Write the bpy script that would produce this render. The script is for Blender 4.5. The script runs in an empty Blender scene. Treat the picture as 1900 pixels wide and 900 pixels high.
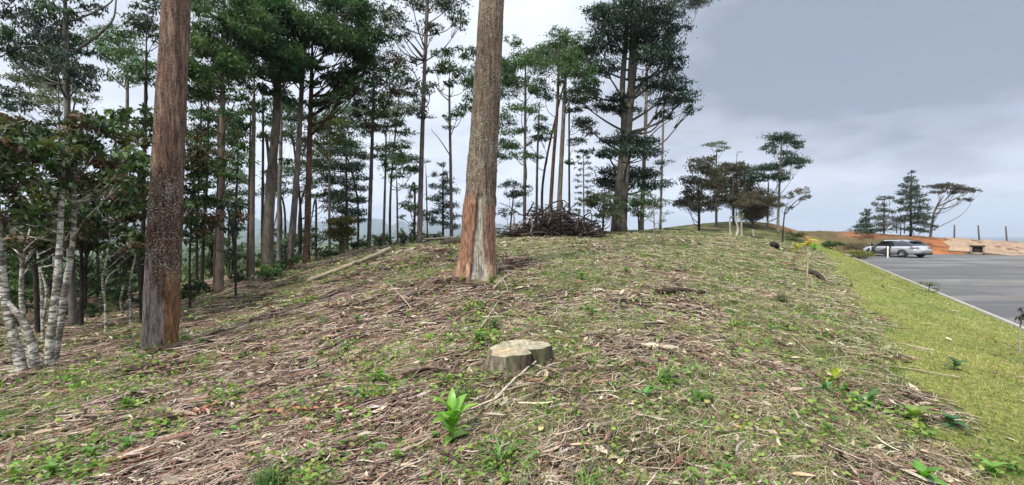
import bpy, math
import numpy as np
from math import radians, sin, cos, pi
R = np.random.RandomState(7)
scene = bpy.context.scene
# ------------------------------------------------------------------ camera
EYE = 1.6; PITCH = radians(1.35); F = 850.0
cam_d = bpy.data.cameras.new('camera'); cam = bpy.data.objects.new('camera', cam_d)
scene.collection.objects.link(cam); scene.camera = cam
cam.location = (0, 0, EYE); cam.rotation_euler = (pi/2 - PITCH, 0, 0)
cam_d.sensor_width = 36; cam_d.lens = 36*F/1900; cam_d.clip_start = .05; cam_d.clip_end = 20000
scene.render.resolution_x = 1024; scene.render.resolution_y = 485
scene.view_settings.view_transform = 'Standard'; scene.view_settings.look = 'None'
scene.view_settings.exposure = 0.5; scene.view_settings.gamma = 1
# ------------------------------------------------------------------ sky and sun
SUN_EL, SUN_AZ = radians(52), radians(215)     # azimuth clockwise from +Y
w = bpy.data.worlds.new('World'); scene.world = w; w.use_nodes = True
nt = w.node_tree; nt.nodes.clear()
class NB:
    def __init__(s, t): s.t = t
    def n(s, ty, ins=None, **kw):
        o = s.t.nodes.new(ty)
        for k, v in kw.items(): setattr(o, k, v)
        for k, v in (ins or {}).items():
            if isinstance(v, bpy.types.NodeSocket): s.t.links.new(v, o.inputs[k])
            else: o.inputs[k].default_value = v
        return o
    def m(s, op, a, b=0., c=None):
        d = {0: a, 1: b}
        if c is not None: d[2] = c
        return s.n('ShaderNodeMath', d, operation=op).outputs[0]
    def mix(s, f, a, b, bt='MIX'):
        o = s.n('ShaderNodeMix', data_type='RGBA', blend_type=bt)
        for k, v in ((0, f), (6, a), (7, b)):
            if isinstance(v, bpy.types.NodeSocket): s.t.links.new(v, o.inputs[k])
            else: o.inputs[k].default_value = v if k == 0 else (*v, 1)
        return o.outputs[2]
    def noise(s, vec, sc, det=4, rough=.55, dist=0.):
        return s.n('ShaderNodeTexNoise', {'Vector': vec, 'Scale': sc, 'Detail': det, 'Roughness': rough, 'Distortion': dist}).outputs[0]
    def ramp(s, f, a, b):
        return s.n('ShaderNodeMapRange', {0: f, 1: a, 2: b, 3: 0., 4: 1.}, interpolation_type='SMOOTHSTEP').outputs[0]
b = NB(nt)
sky = b.n('ShaderNodeTexSky', sky_type='NISHITA', sun_disc=False, sun_elevation=SUN_EL, sun_rotation=SUN_AZ, altitude=1500)
tc = b.n('ShaderNodeTexCoord').outputs['Generated']
sx = b.n('ShaderNodeSeparateXYZ', {0: tc}); zz = b.m('MAXIMUM', sx.outputs[2], 0.)
den = b.m('ADD', zz, .16)
pv = b.n('ShaderNodeCombineXYZ', {0: b.m('DIVIDE', sx.outputs[0], den), 1: b.m('DIVIDE', sx.outputs[1], den), 2: 0.}).outputs[0]
n1 = b.noise(pv, .9, 7, .5, .25); n2 = b.noise(pv, 2.6, 5, .5)
nn = b.m('ADD', b.m('MULTIPLY', n1, .75), b.m('MULTIPLY', n2, .25))
dk = b.n('ShaderNodeVectorMath', {0: tc, 1: (.735, .60, .30)}, operation='DOT_PRODUCT').outputs['Value']
dark = b.m('MULTIPLY', b.m('MULTIPLY', b.ramp(dk, .70, 1.0), .95), b.m('MULTIPLY_ADD', b.ramp(zz, .05, .24), .75, .25))
bank = b.n('ShaderNodeVectorMath', {0: tc, 1: (.35, .93, .12)}, operation='DOT_PRODUCT').outputs['Value']
g = b.m('ADD', b.m('MULTIPLY', b.ramp(nn, .62, .38), .42), dark)
g = b.m('SUBTRACT', g, b.m('MULTIPLY', b.ramp(zz, .16, .0), .25))
g = b.n('ShaderNodeClamp', {0: g}).outputs[0]
cc = b.mix(g, (.93, .99, 1.10), (.29, .335, .425))
zen = b.m('MULTIPLY_ADD', b.ramp(zz, .38, .95), 1.15, .80)
ccz = b.n('ShaderNodeVectorMath', {0: cc, 'Scale': zen}, operation='SCALE').outputs[0]
skys = b.n('ShaderNodeVectorMath', {0: sky.outputs[0], 'Scale': .10}, operation='SCALE').outputs[0]
gap = b.m('MULTIPLY', b.ramp(n2, .54, .70), b.m('MULTIPLY_ADD', g, -.30, .36))
tot = b.mix(gap, ccz, skys)
bg = b.n('ShaderNodeBackground', {0: tot, 1: 1.0})
b.n('ShaderNodeOutputWorld', {0: bg.outputs[0]})
sl = bpy.data.lights.new('sun', 'SUN'); sun = bpy.data.objects.new('sun', sl); scene.collection.objects.link(sun)
sl.energy = 3.4; sl.angle = radians(6); sl.color = (1, .95, .87)
from mathutils import Vector
sd = Vector((sin(SUN_AZ)*cos(SUN_EL), cos(SUN_AZ)*cos(SUN_EL), sin(SUN_EL)))
sun.rotation_euler = sd.to_track_quat('Z', 'Y').to_euler()
# ------------------------------------------------------------------ numpy helpers
def vnoise(x, y, seed=0):
    xi = np.floor(x).astype(np.int64); yi = np.floor(y).astype(np.int64); fx = x-xi; fy = y-yi
    fx = fx*fx*(3-2*fx); fy = fy*fy*(3-2*fy)
    def h(a, c):
        n = (a*374761393 + c*668265263 + seed*1274126177) & 0xffffffff
        n = ((n ^ (n >> 13))*1274126177) & 0xffffffff
        return ((n ^ (n >> 16)) & 0xffff)/65535.
    return (h(xi, yi)*(1-fx)+h(xi+1, yi)*fx)*(1-fy)+(h(xi, yi+1)*(1-fx)+h(xi+1, yi+1)*fx)*fy
def fbm(x, y, f=1., o=4, seed=0):
    a = 0; s = 0; k = 1.
    for i in range(o):
        a = a+k*vnoise(x*f+i*17.3, y*f-i*9.1, seed+i); s += k; k *= .5; f *= 2.03
    return a/s
def ss(x, a, c):
    t = np.clip((x-a)/(c-a), 0, 1); return t*t*(3-2*t)
cp, sp_ = cos(PITCH), sin(PITCH)
def ray(u, v):
    dx = (u-950)/F; dz = -(v-450)/F
    return np.array([dx, cp+dz*sp_, -sp_+dz*cp])
def at(u, v, Y):
    r = ray(u, v); return np.array([0, 0, EYE])+r*(Y/r[1])
def kx(y): return 10.8+(y-9.65)*.61          # kerb line
def ry(x): return 43.4-2.9*ss(x, 36, 46)      # far edge of the road
# ------------------------------------------------------------------ the lie of the land
CP = [(950,900,2.8),(400,900,2.9),(0,900,3.2),(1400,900,2.8),(1700,900,2.9),(0,780,4.4),(0,700,6.),(60,690,6.),
 (290,648,7.5),(500,700,5.2),(500,600,8),(600,560,9.5),(500,515,14),(400,528,14),(160,600,11),(0,620,9),(0,560,14),
 (120,560,16),(250,560,14),(740,470,14),(885,512,9.5),(885,452,16),(1030,440,20),(958,680,4.5),(1000,560,8),
 (1150,431,24),(1200,480,13),(1200,600,6.5),(1297,432,30),(1297,417,42),(1450,419,42),(1450,450,24),(1400,470,17),
 (1496,560,9.5),(1500,470,20),(1300,540,9),(1500,650,6),(1560,540,12),(1700,680,5.5),(1880,830,3.6),(1560,474,27),
 (1500,447,34),(1560,452,42),(1600,436,52),(1690,438,56),(1770,438,60),(1900,437,72)]
P = [tuple(at(*c)) for c in CP]
P += [(-12,30,-2),(-20,30,-4),(-8,22,.55),(-3,26,.8),(0,35,.4),(-15,20,-.9),(-25,20,-2.5),(-20,45,-5.5),(0,55,-2.5),(10,62,-1),
 (-30,5,-2),(-45,30,-7),(-60,60,-9),(-70,0,-7),(-10,-10,-.8),(0,-8,-.1),(-30,-30,-3),(0,-40,-.5),(40,-40,-.55),(80,0,-.55),(90,40,-.5),
 (20,70,0),(60,85,-.5),(110,80,2.0),(0,90,-7),(-50,100,-12),(30,110,-5)]
for y in (-10,0,5,10,20,30,38): P += [(kx(y)-.2,y,-.42),(kx(y)+3,y,-.57),(kx(y)+12,y,-.57)]
P += [(32,44,-.52),(38,43.5,-.5),(50,42,-.5)]
P = np.array(P)
def tps_fit(P, lam=.02):
    n = len(P); X = P[:, :2]
    d2 = ((X[:, None]-X[None])**2).sum(-1)+1e-9; K = .5*d2*np.log(d2)+lam*np.eye(n)
    A = np.zeros((n+3, n+3)); A[:n, :n] = K; A[:n, n] = 1; A[:n, n+1:] = X; A[n, :n] = 1; A[n+1:, :n] = X.T
    return np.linalg.solve(A, np.concatenate([P[:, 2], np.zeros(3)]))
TW = tps_fit(P)
DIPS = []
def H0(x, y):
    x = np.asarray(x, float); y = np.asarray(y, float); sh = x.shape; x = x.ravel(); y = y.ravel()
    rr = np.hypot(x, y); k = np.minimum(1, 120/np.maximum(rr, 1e-6)); xx = x*k; yy = y*k
    z = TW[-3]+TW[-2]*xx+TW[-1]*yy
    for i in range(len(P)):
        d2 = (xx-P[i, 0])**2+(yy-P[i, 1])**2+1e-9; z = z+TW[i]*.5*d2*np.log(d2)
    # road bed
    rd = ss(x-kx(y), -.05, .25)*ss(-y, -ry(x)-1.2, -ry(x)+.3)
    z = z*(1-rd)+(-.58)*rd
    dk_ = kx(y)-x; kb = ss(-dk_, -1.7, -.12)*ss(dk_, -.3, 0)*ss(-y, -43, -41); z = z*(1-kb)-.43*kb
    # far country: falls away, then rolls
    fz = -10-16*ss(rr, 80, 500)-45*ss(rr, 600, 4000)+14*(fbm(x+900, y+300, 1/170., 4, 5)-.5)*ss(rr, 100, 250)
    wf = ss(rr, 75, 120); z = z*(1-wf)+fz*wf
    return z.reshape(sh)
def grassm(x, y):
    d = kx(y)-x; e = 3.5+.55*(fbm(x, y, .7, 3, 31)-.5)*2+.5*(fbm(x, y, 3.1, 3, 32)-.5)*2
    return ss(e-d, -.12, .35)*ss(d, -.2, 0)
def H(x, y, rough=True):
    x = np.asarray(x, float); y = np.asarray(y, float)
    z = H0(x, y)
    if rough:
        rr = np.hypot(x, y); g = np.clip(grassm(x, y)+ss(x-kx(y), -.2, 0), 0, 1)
        am = (1-ss(rr, 60, 110))*(1-.85*g); bkm = ss(y, 43.5, 45.5)*ss(-y, -62, -55)*ss(x, 24, 28); z = z+bkm*(.42*(fbm(x, y, .9, 4, 71)-.5)+.25*(fbm(x, y, 2.9, 3, 72)-.5))
        z = z+am*(.16*(fbm(x, y, .55, 3, 1)-.5)+.09*(fbm(x, y, 2.6, 3, 2)-.5)+.045*(fbm(x, y, 9., 2, 3)-.5)*(1-ss(rr, 12, 25)))
        for (dx, dy, sx_, sy_, dep) in DIPS: z = z-dep*np.exp(-((x-dx)/sx_)**2-((y-dy)/sy_)**2)
    return z
def hz(x, y): return float(H(np.array([x]), np.array([y]))[0])
def hit(u, v):
    r = ray(u, v); t = np.exp(np.linspace(math.log(1.2), math.log(90), 900))
    p = np.array([0, 0, EYE])+r*t[:, None]; d = p[:, 2]-H(p[:, 0], p[:, 1])
    i = np.argmax(d < 0)
    if d[i] >= 0: i = len(t)-1
    q = p[i]; return np.array([q[0], q[1], hz(q[0], q[1])])
for (u, v, a, c, dep) in [(1235,850,.28,.16,.13),(805,690,.38,.2,.14),(1265,546,.7,.3,.08),(300,690,.5,.3,.08)]:
    q = hit(u, v); DIPS.append((q[0], q[1], a, c, dep))
# ------------------------------------------------------------------ mesh building
LOCAL = [False]
def add_mesh(name, V, Q=None, T=None, col=None, mat=None, parent=None, smooth=False, fm=None):
    V = np.asarray(V, float)
    q_ = parent if not LOCAL[0] else None
    while q_ is not None: V = V-np.array(q_.location); q_ = q_.parent
    me = bpy.data.meshes.new(name)
    nq = 0 if Q is None else len(Q); n3 = 0 if T is None else len(T)
    idx = np.concatenate([np.asarray(Q, np.int32).ravel() if nq else np.zeros(0, np.int32), np.asarray(T, np.int32).ravel() if n3 else np.zeros(0, np.int32)])
    me.vertices.add(len(V)); me.vertices.foreach_set('co', V.astype(np.float32).ravel())
    me.loops.add(len(idx)); me.loops.foreach_set('vertex_index', idx)
    me.polygons.add(nq+n3)
    st = np.concatenate([np.arange(nq)*4, nq*4+np.arange(n3)*3]).astype(np.int32)
    me.polygons.foreach_set('loop_start', st)
    me.polygons.foreach_set('loop_total', np.concatenate([np.full(nq, 4), np.full(n3, 3)]).astype(np.int32))
    if smooth: me.polygons.foreach_set('use_smooth', np.ones(nq+n3, bool))
    if fm is not None: me.polygons.foreach_set('material_index', np.asarray(fm, np.int32))
    me.update(calc_edges=True); me.validate()
    if col is not None:
        ca = me.color_attributes.new('Col', 'FLOAT_COLOR', 'POINT')
        c = np.ones((len(V), 4), np.float32); c[:, :3] = col; ca.data.foreach_set('color', c.ravel())
    for m_ in (mat if isinstance(mat, (list, tuple)) else [mat]):
        if m_ is not None: me.materials.append(m_)
    o = bpy.data.objects.new(name, me); scene.collection.objects.link(o)
    if parent is not None: o.parent = parent
    return o
def tag(o, label=None, cat=None, group=None, kind=None):
    if label: o['label'] = label
    if cat: o['category'] = cat
    if group: o['group'] = group
    if kind: o['kind'] = kind
    return o
def thing(name, loc, label, cat, group=None):
    o = bpy.data.objects.new(name, None); scene.collection.objects.link(o); o.location = tuple(float(c) for c in loc)
    o.empty_display_size = .2
    return tag(o, label, cat, group)
class Acc:
    def __init__(s): s.V = []; s.Q = []; s.T = []; s.C = []; s.n = 0
    def add(s, V, Q=None, T=None, C=(1, 1, 1)):
        V = np.asarray(V, float).reshape(-1, 3)
        if Q is not None and len(Q): s.Q.append(np.asarray(Q)+s.n)
        if T is not None and len(T): s.T.append(np.asarray(T)+s.n)
        C = np.asarray(C, float); s.C.append(np.broadcast_to(C, (len(V), 3)) if C.ndim == 1 else C)
        s.V.append(V); s.n += len(V); return s
    def build(s, name, mat, parent=None, smooth=False):
        if not s.V: return None
        return add_mesh(name, np.concatenate(s.V), np.concatenate(s.Q) if s.Q else None, np.concatenate(s.T) if s.T else None,
                        np.concatenate(s.C), mat, parent, smooth)
def smooth_path(pts, n):
    pts = np.asarray(pts, float)
    if len(pts) < 3: t = np.linspace(0, 1, n)[:, None]; return pts[0]*(1-t)+pts[-1]*t
    s = np.r_[0, np.cumsum(np.linalg.norm(np.diff(pts, axis=0), axis=1))]; s /= s[-1]
    P0 = np.vstack([2*pts[0]-pts[1], pts, 2*pts[-1]-pts[-2]]); out = []
    for t in np.linspace(0, 1, n):
        i = min(np.searchsorted(s, t, 'right')-1, len(pts)-2); f = (t-s[i])/(s[i+1]-s[i]); a, b_, c, d = P0[i:i+4]
        out.append(.5*(2*b_+(c-a)*f+(2*a-5*b_+4*c-d)*f*f+(-a+3*b_-3*c+d)*f**3))
    return np.array(out)
def tubes(Pn, Rn, sides=5):
    """Pn (n,k,3) centre lines, Rn (n,k) radii -> verts, quads, caps"""
    n, k, _ = Pn.shape
    T = np.gradient(Pn, axis=1); T /= np.linalg.norm(T, axis=2, keepdims=True)+1e-9
    m = T.mean(1); ref = np.where(np.abs(m[:, 2:3]) > .8*np.linalg.norm(m, axis=1)[:, None], np.array([[1., 0, 0]]), np.array([[0, 0, 1.]]))
    A = np.cross(T, ref[:, None]); A /= np.linalg.norm(A, axis=2, keepdims=True)+1e-9; B = np.cross(T, A)
    th = np.arange(sides)/sides*2*pi
    V = Pn[:, :, None]+Rn[:, :, None, None]*(A[:, :, None]*np.cos(th)[None, None, :, None]+B[:, :, None]*np.sin(th)[None, None, :, None])
    i, j, s_ = np.meshgrid(np.arange(n), np.arange(k-1), np.arange(sides), indexing='ij')
    o = i*k*sides; s2 = (s_+1) % sides
    Q = np.stack([o+j*sides+s_, o+j*sides+s2, o+(j+1)*sides+s2, o+(j+1)*sides+s_], -1).reshape(-1, 4)[:, ::-1]
    caps = []
    for e in (0, k-1):
        base = (np.arange(n)*k*sides+e*sides)[:, None]
        for q in range(1, sides-1):
            c = base+np.array([[0, q, q+1]]); caps.append(c if e == 0 else c[:, ::-1])
    return V.reshape(-1, 3), Q, np.concatenate(caps)
def tube(acc, pts, r, sides=7, n=None, C=(1, 1, 1)):
    n = n or max(len(pts)*3, 4); p = smooth_path(pts, n)
    r = np.interp(np.linspace(0, 1, n), np.linspace(0, 1, len(r)), r)
    V, Q, T = tubes(p[None], r[None], sides); acc.add(V, Q, T, C)
def jit(c, n, a=.25, seed=None):
    c = np.asarray(c, float); return c[None]*(1+a*R.uniform(-1, 1, (n, 1)))*(1+.12*R.uniform(-1, 1, (n, 3)))
# ------------------------------------------------------------------ materials
def mat_new(name):
    m = bpy.data.materials.new(name); m.use_nodes = True; m.node_tree.nodes.clear(); return m, NB(m.node_tree)
def finish(bb, bsdf, bump=None):
    bb.n('ShaderNodeOutputMaterial', {0: bsdf.outputs[0]})
def mat_attr(name, rough=.8, nscale=20., namp=.35, bump=0., bdist=.01, spec=.3, stretch=None, metal=0.):
    m, q = mat_new(name); c = q.n('ShaderNodeAttribute', attribute_name='Col').outputs[0]
    o = q.n('ShaderNodeTexCoord').outputs['Object']
    if stretch: o = q.n('ShaderNodeMapping', {0: o, 3: stretch}).outputs[0]
    nz = q.noise(o, nscale, 5, .65)
    k = q.m('MULTIPLY_ADD', q.ramp(nz, .3, .7), 2*namp, 1-namp)
    cc_ = q.n('ShaderNodeVectorMath', {0: c, 'Scale': k}, operation='SCALE').outputs[0]
    ins = {'Base Color': cc_, 'Roughness': rough, 'Specular IOR Level': spec, 'Metallic': metal}
    if bump: ins['Normal'] = q.n('ShaderNodeBump', {'Strength': bump, 'Distance': bdist, 'Height': nz}).outputs[0]
    finish(q, q.n('ShaderNodeBsdfPrincipled', ins)); return m
def mat_leaf(name, trans=.35, rough=.45, spec=.35):
    m, q = mat_new(name); c = q.n('ShaderNodeAttribute', attribute_name='Col').outputs[0]
    p = q.n('ShaderNodeBsdfPrincipled', {'Base Color': c, 'Roughness': rough, 'Specular IOR Level': spec})
    tcx = q.mix(1., c, (1.5, 1.7, .6), 'MULTIPLY')
    t = q.n('ShaderNodeBsdfTranslucent', {0: tcx})
    x = q.n('ShaderNodeMixShader', {0: trans, 1: p.outputs[0], 2: t.outputs[0]})
    finish(q, x); return m
def mat_plain(name, col, rough=.5, metal=0., spec=.5, coat=0., nscale=0, namp=.2, bump=0, trans=0.):
    m, q = mat_new(name); ins = {'Roughness': rough, 'Metallic': metal, 'Specular IOR Level': spec, 'Coat Weight': coat, 'Transmission Weight': trans}
    if nscale:
        o = q.n('ShaderNodeTexCoord').outputs['Object']; nz = q.noise(o, nscale, 5, .6)
        ins['Base Color'] = q.mix(nz, tuple(np.array(col)*(1-namp*1.6)), tuple(np.array(col)*(1+namp*1.6)))
        if bump: ins['Normal'] = q.n('ShaderNodeBump', {'Strength': bump, 'Distance': .01, 'Height': nz}).outputs[0]
    else: ins['Base Color'] = (*col, 1)
    finish(q, q.n('ShaderNodeBsdfPrincipled', ins)); return m
M_leaf = mat_leaf('tree_leaves', .22, .55, .22); M_grass = mat_leaf('grass_blades', .3, .6, .2); M_plant = mat_leaf('plant_leaves', .35, .35, .45)
M_bark = mat_attr('rough_bark', .9, 9., .45, .6, .02, .15, (1, 1, .35))
M_litter = mat_attr('dry_litter', .75, 60., .3, 0, .01, .25)
M_wood = mat_attr('dead_wood', .85, 40., .4, .4, .006, .2)
# white barked stems with dark bands
def mat_birch():
    m, q = mat_new('pale_banded_bark'); o = q.n('ShaderNodeTexCoord').outputs['Object']
    o2 = q.n('ShaderNodeMapping', {0: o, 3: (7, 7, 21)}).outputs[0]
    nz = q.noise(o2, 1., 5, .65, 1.0); n3 = q.noise(o, 5., 3, .5)
    f = q.ramp(q.m('ADD', nz, q.m('MULTIPLY', n3, .25)), .58, .70)
    c = q.mix(f, (.47, .445, .385), (.09, .08, .065)); c = q.mix(q.ramp(n3, .48, .66), c, (.20, .18, .13), 'MIX')
    c = q.mix(f, c, (.09, .08, .065))
    finish(q, q.n('ShaderNodeBsdfPrincipled', {'Base Color': c, 'Roughness': .8, 'Specular IOR Level': .2,
        'Normal': q.n('ShaderNodeBump', {'Strength': .5, 'Distance': .01, 'Height': nz}).outputs[0]})); return m
M_birch = mat_birch()
# big trunks: attribute colour + pale lichen flecks
def mat_hero():
    m, q = mat_new('flecked_bark'); o = q.n('ShaderNodeTexCoord').outputs['Object']
    c = q.n('ShaderNodeAttribute', attribute_name='Col'); a = c.outputs['Alpha']
    fl = q.n('ShaderNodeMapping', {0: o, 3: (1, 1, 1.5)}).outputs[0]
    v = q.noise(fl, 38., 3, .7, .6); big = q.noise(o, 2.2, 3, .5)
    f = q.ramp(q.m('ADD', v, q.m('MULTIPLY', big, .22)), .665, .715)
    st = q.n('ShaderNodeMapping', {0: o, 3: (1, 1, .16)}).outputs[0]
    sn = q.noise(st, 24., 6, .7); fi = q.noise(o, 70., 4, .7)
    k = q.m('MULTIPLY_ADD', q.ramp(sn, .34, .66), 1.15, .35)
    k = q.m('MULTIPLY', k, q.m('MULTIPLY_ADD', q.ramp(fi, .3, .7), .7, .65))
    cc_ = q.n('ShaderNodeVectorMath', {0: c.outputs[0], 'Scale': k}, operation='SCALE').outputs[0]
    spk = q.n('ShaderNodeAttribute', attribute_name='Fleck').outputs['Fac']
    cc_ = q.mix(q.m('MULTIPLY', f, spk), cc_, (.40, .38, .31))
    h = q.m('ADD', q.m('MULTIPLY', sn, 1.), q.m('MULTIPLY', fi, .4))
    finish(q, q.n('ShaderNodeBsdfPrincipled', {'Base Color': cc_, 'Roughness': .88, 'Specular IOR Level': .18,
        'Normal': q.n('ShaderNodeBump', {'Strength': .75, 'Distance': .025, 'Height': h}).outputs[0]})); return m
M_hero = mat_hero()
def mat_ground():
    m, q = mat_new('forest_floor'); c = q.n('ShaderNodeAttribute', attribute_name='Col').outputs[0]
    o = q.n('ShaderNodeTexCoord').outputs['Object']
    a = q.noise(o, 14., 6, .7); bb = q.noise(o, 55., 4, .7)
    stv = q.n('ShaderNodeMapping', {0: o, 2: (0, 0, .5), 3: (5, 28, 14)}).outputs[0]; s = q.noise(stv, 1., 5, .7)
    k = q.m('MULTIPLY', q.m('MULTIPLY_ADD', q.ramp(a, .3, .7), .9, .5), q.m('MULTIPLY_ADD', q.ramp(bb, .3, .7), .9, .55))
    cc_ = q.n('ShaderNodeVectorMath', {0: c, 'Scale': k}, operation='SCALE').outputs[0]
    far = q.n('ShaderNodeAttribute', attribute_name='Near').outputs['Fac']
    cc_ = q.mix(q.m('MULTIPLY', q.ramp(s, .60, .75), far), cc_, (.30, .25, .18))
    h = q.m('ADD', a, q.m('MULTIPLY', bb, .5))
    finish(q, q.n('ShaderNodeBsdfPrincipled', {'Base Color': cc_, 'Roughness': .95, 'Specular IOR Level': .1,
        'Normal': q.n('ShaderNodeBump', {'Strength': .6, 'Distance': .03, 'Height': h}).outputs[0]})); return m
def add_fac(o, name, f):
    at_ = o.data.attributes.new(name, 'FLOAT', 'POINT'); at_.data.foreach_set('value', np.asarray(f, np.float32))
# ------------------------------------------------------------------ ground sheet (polar grid, fine near the viewer)
def ground_colour(x, y):
    rr = np.hypot(x, y)
    n1_ = fbm(x, y, .5, 4, 11); n2_ = fbm(x, y, 2.2, 4, 12); n3_ = fbm(x, y, .9, 4, 13)
    soil = np.array([.026, .016, .012]); tan = np.array([.14, .105, .07]); grn = np.array([.075, .10, .03]); dry = np.array([.19, .17, .085])
    t = ss(n2_, .42, .72)[:, None]; c = soil*(1-t)+tan*t
    g_ = green(x, y)[:, None]*.75; c = c*(1-g_)+(grn*(1-t*.6)+dry*t*.6)*g_
    lawn = grassm(x, y)[:, None]*.95; lc = np.array([.17, .19, .05])*(1+.5*(n2_[:, None]-.5))+np.array([.07, .03, .01])*(n3_[:, None]-.4)
    c = c*(1-lawn)+lc*lawn
    # ridge beyond the car: brown scrub turning to orange cut earth, and the far hillock
    rg = ss(y, 39.5, 42)*ss(x, 22, 26); rb = np.array([.10, .075, .035])*(1+.9*(n2_[:, None]-.5)); c = c*(1-rg[:, None])+rb*rg[:, None]
    az = x/np.maximum(y, 1); zz_ = H0(x, y)
    orr = ss(az, .865, .885)*ss(-az, -1.0, -.975)*ss(y, 41, 43)*ss(-zz_+.5*(n2_-.5), -.92, -.7); oc = np.array([.30, .115, .045])*(1-.55*ss(fbm(x*2.2, y*.35, 1., 4, 88), .48, .66)[:, None])*(1+.5*(fbm(x, y, 1.7, 4, 99)[:, None]-.5))*(1+.6*(n1_[:, None]-.5))
    c = c*(1-orr[:, None])+oc*orr[:, None]
    o2 = np.exp(-((x-24.5)/2.2)**2-((y-39)/2.2)**2)*1.2; o2 = np.clip(o2, 0, 1)*ss(n3_, .3, .5); c = c*(1-o2[:, None])+np.array([.36, .15, .06])*o2[:, None]
    o3 = ss(az, .70, .74)*ss(y, 46, 50)*ss(zz_, .75, 1.05)*.7; c = c*(1-o3[:, None])+np.array([.27, .12, .06])*o3[:, None]
    md = ss(az, 1.03, 1.06)*ss(y, 41, 42); c = c*(1-md[:, None])+np.array([.17, .085, .05])*md[:, None]
    fr = ss(rr, 70, 130)[:, None]; fc = np.array([.035, .06, .022])*(1+1.0*(fbm(x, y, 1/25., 4, 15)[:, None]-.5)); fc = fc+np.array([.05, .06, .02])*ss(fbm(x, y, 1/90., 3, 19), .52, .62)[:, None]
    c = c*(1-fr)+fc*fr
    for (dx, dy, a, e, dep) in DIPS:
        q_ = np.clip(1.3*np.exp(-((x-dx)/a)**2-((y-dy)/e)**2), 0, 1)[:, None]; c = c*(1-q_)+np.array([.035, .02, .013])*q_  # soil colour goes darker inside each dip
    return np.clip(c, .004, 1)
def green(x, y):
    """how much living green grows here: patchy, more on the shoulder to the right"""
    base = .485-.07*ss(x+.25*y, -1, 5)-.10*ss(x, 3, 8)-.07*ss(y, 9, 16)*ss(x, -2, 3)
    bnd = ss(kx(y)-x, 6.5, 4.5)*.03
    a = ss(fbm(x+40, y, .75, 4, 21)-base+.0+bnd, .0, .10)
    return a*(1-.0*x)
def tri_az():
    a = np.r_[np.linspace(-180, -62, 60, endpoint=False), np.linspace(-62, 62, 760, endpoint=False), np.linspace(62, 180, 60, endpoint=False)]
    return np.radians(a)
az = tri_az(); rad = np.r_[np.exp(np.linspace(math.log(.35), math.log(90), 620)), np.exp(np.linspace(math.log(92), math.log(9000), 90))]
A_, R_ = np.meshgrid(az, rad); gx = (R_*np.sin(A_)).ravel(); gy = (R_*np.cos(A_)).ravel(); gz = H(gx, gy)
na, nr = len(az), len(rad); jj, ii = np.meshgrid(np.arange(na), np.arange(nr-1)); j2 = (jj+1) % na
GQ = np.stack([ii*na+jj, (ii+1)*na+jj, (ii+1)*na+j2, ii*na+j2], -1).reshape(-1, 4)[:, ::-1]
GV = np.stack([gx, gy, gz], 1); GV = np.vstack([GV, [0, 0, hz(0, 0)]]); GT = np.stack([np.full(na, na*nr), np.arange(na), (np.arange(na)+1) % na], -1)[:, ::-1]
GC = ground_colour(GV[:, 0], GV[:, 1])
ground = add_mesh('ground', GV, GQ, GT, GC, mat_ground(), smooth=True); tag(ground, kind='structure')
rr_ = np.hypot(GV[:, 0], GV[:, 1]); add_fac(ground, 'Near', (1-ss(rr_, 20, 40))*(1-grassm(GV[:, 0], GV[:, 1]))*.8)
# ------------------------------------------------------------------ road, kerb, dirt track
def mat_road():
    m, q = mat_new('asphalt'); o = q.n('ShaderNodeTexCoord').outputs['Object']
    st = q.n('ShaderNodeMapping', {0: o, 2: (0, 0, -.25), 3: (.08, .9, 1)}).outputs[0]
    s = q.noise(st, 1., 6, .6, .4); a = q.noise(o, .35, 5, .6); f = q.noise(o, 60., 3, .7)
    c = q.mix(q.ramp(s, .4, .68), (.10, .10, .10), (.235, .225, .205)); pt_ = q.noise(o, .12, 4, .55, 1.2); c = q.mix(q.m('MULTIPLY', q.ramp(pt_, .48, .56), .45), c, (.085, .083, .08)); c = q.mix(q.m('MULTIPLY', q.ramp(a, .5, .75), .5), c, (.20, .16, .13))
    c = q.mix(q.m('MULTIPLY', f, .5), c, (.045, .045, .05))
    finish(q, q.n('ShaderNodeBsdfPrincipled', {'Base Color': c, 'Roughness': .85, 'Specular IOR Level': .3,
        'Normal': q.n('ShaderNodeBump', {'Strength': .3, 'Distance': .005, 'Height': f}).outputs[0]})); return m
ys = np.linspace(0, 1, 60); V = []
for i, s_ in enumerate(ys):
    for t in np.linspace(0, 1, 60):
        q_ = 130*t**2; y = -60+s_*(60+float(ry(30+q_)))
        V.append((kx(y)+.005+q_, y, -.50))
V = np.array(V); i, j = np.meshgrid(np.arange(59), np.arange(59), indexing='ij'); Q = np.stack([i*60+j, i*60+j+1, (i+1)*60+j+1, (i+1)*60+j], -1).reshape(-1, 4)
tag(add_mesh('road', V, Q, mat=mat_road()), kind='structure')
kp = []; M_conc = mat_plain('kerb_concrete', (.33, .315, .275), .9, spec=.2, nscale=6, namp=.25, bump=.3)
ysk = np.arange(-20, 43.2, .8)
prof = [(-.11, -.7), (-.11, -.395), (-.10, -.385), (-.02, -.385), (0, -.40), (0, -.7)]
for y in ysk: kp += [(kx(y)+a, y, z) for a, z in prof]
i, j = np.meshgrid(np.arange(len(ysk)-1), np.arange(5), indexing='ij'); Q = np.stack([i*6+j, (i+1)*6+j, (i+1)*6+j+1, i*6+j+1], -1).reshape(-1, 4)
tag(add_mesh('kerb', kp, Q, mat=M_conc), kind='structure')
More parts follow.
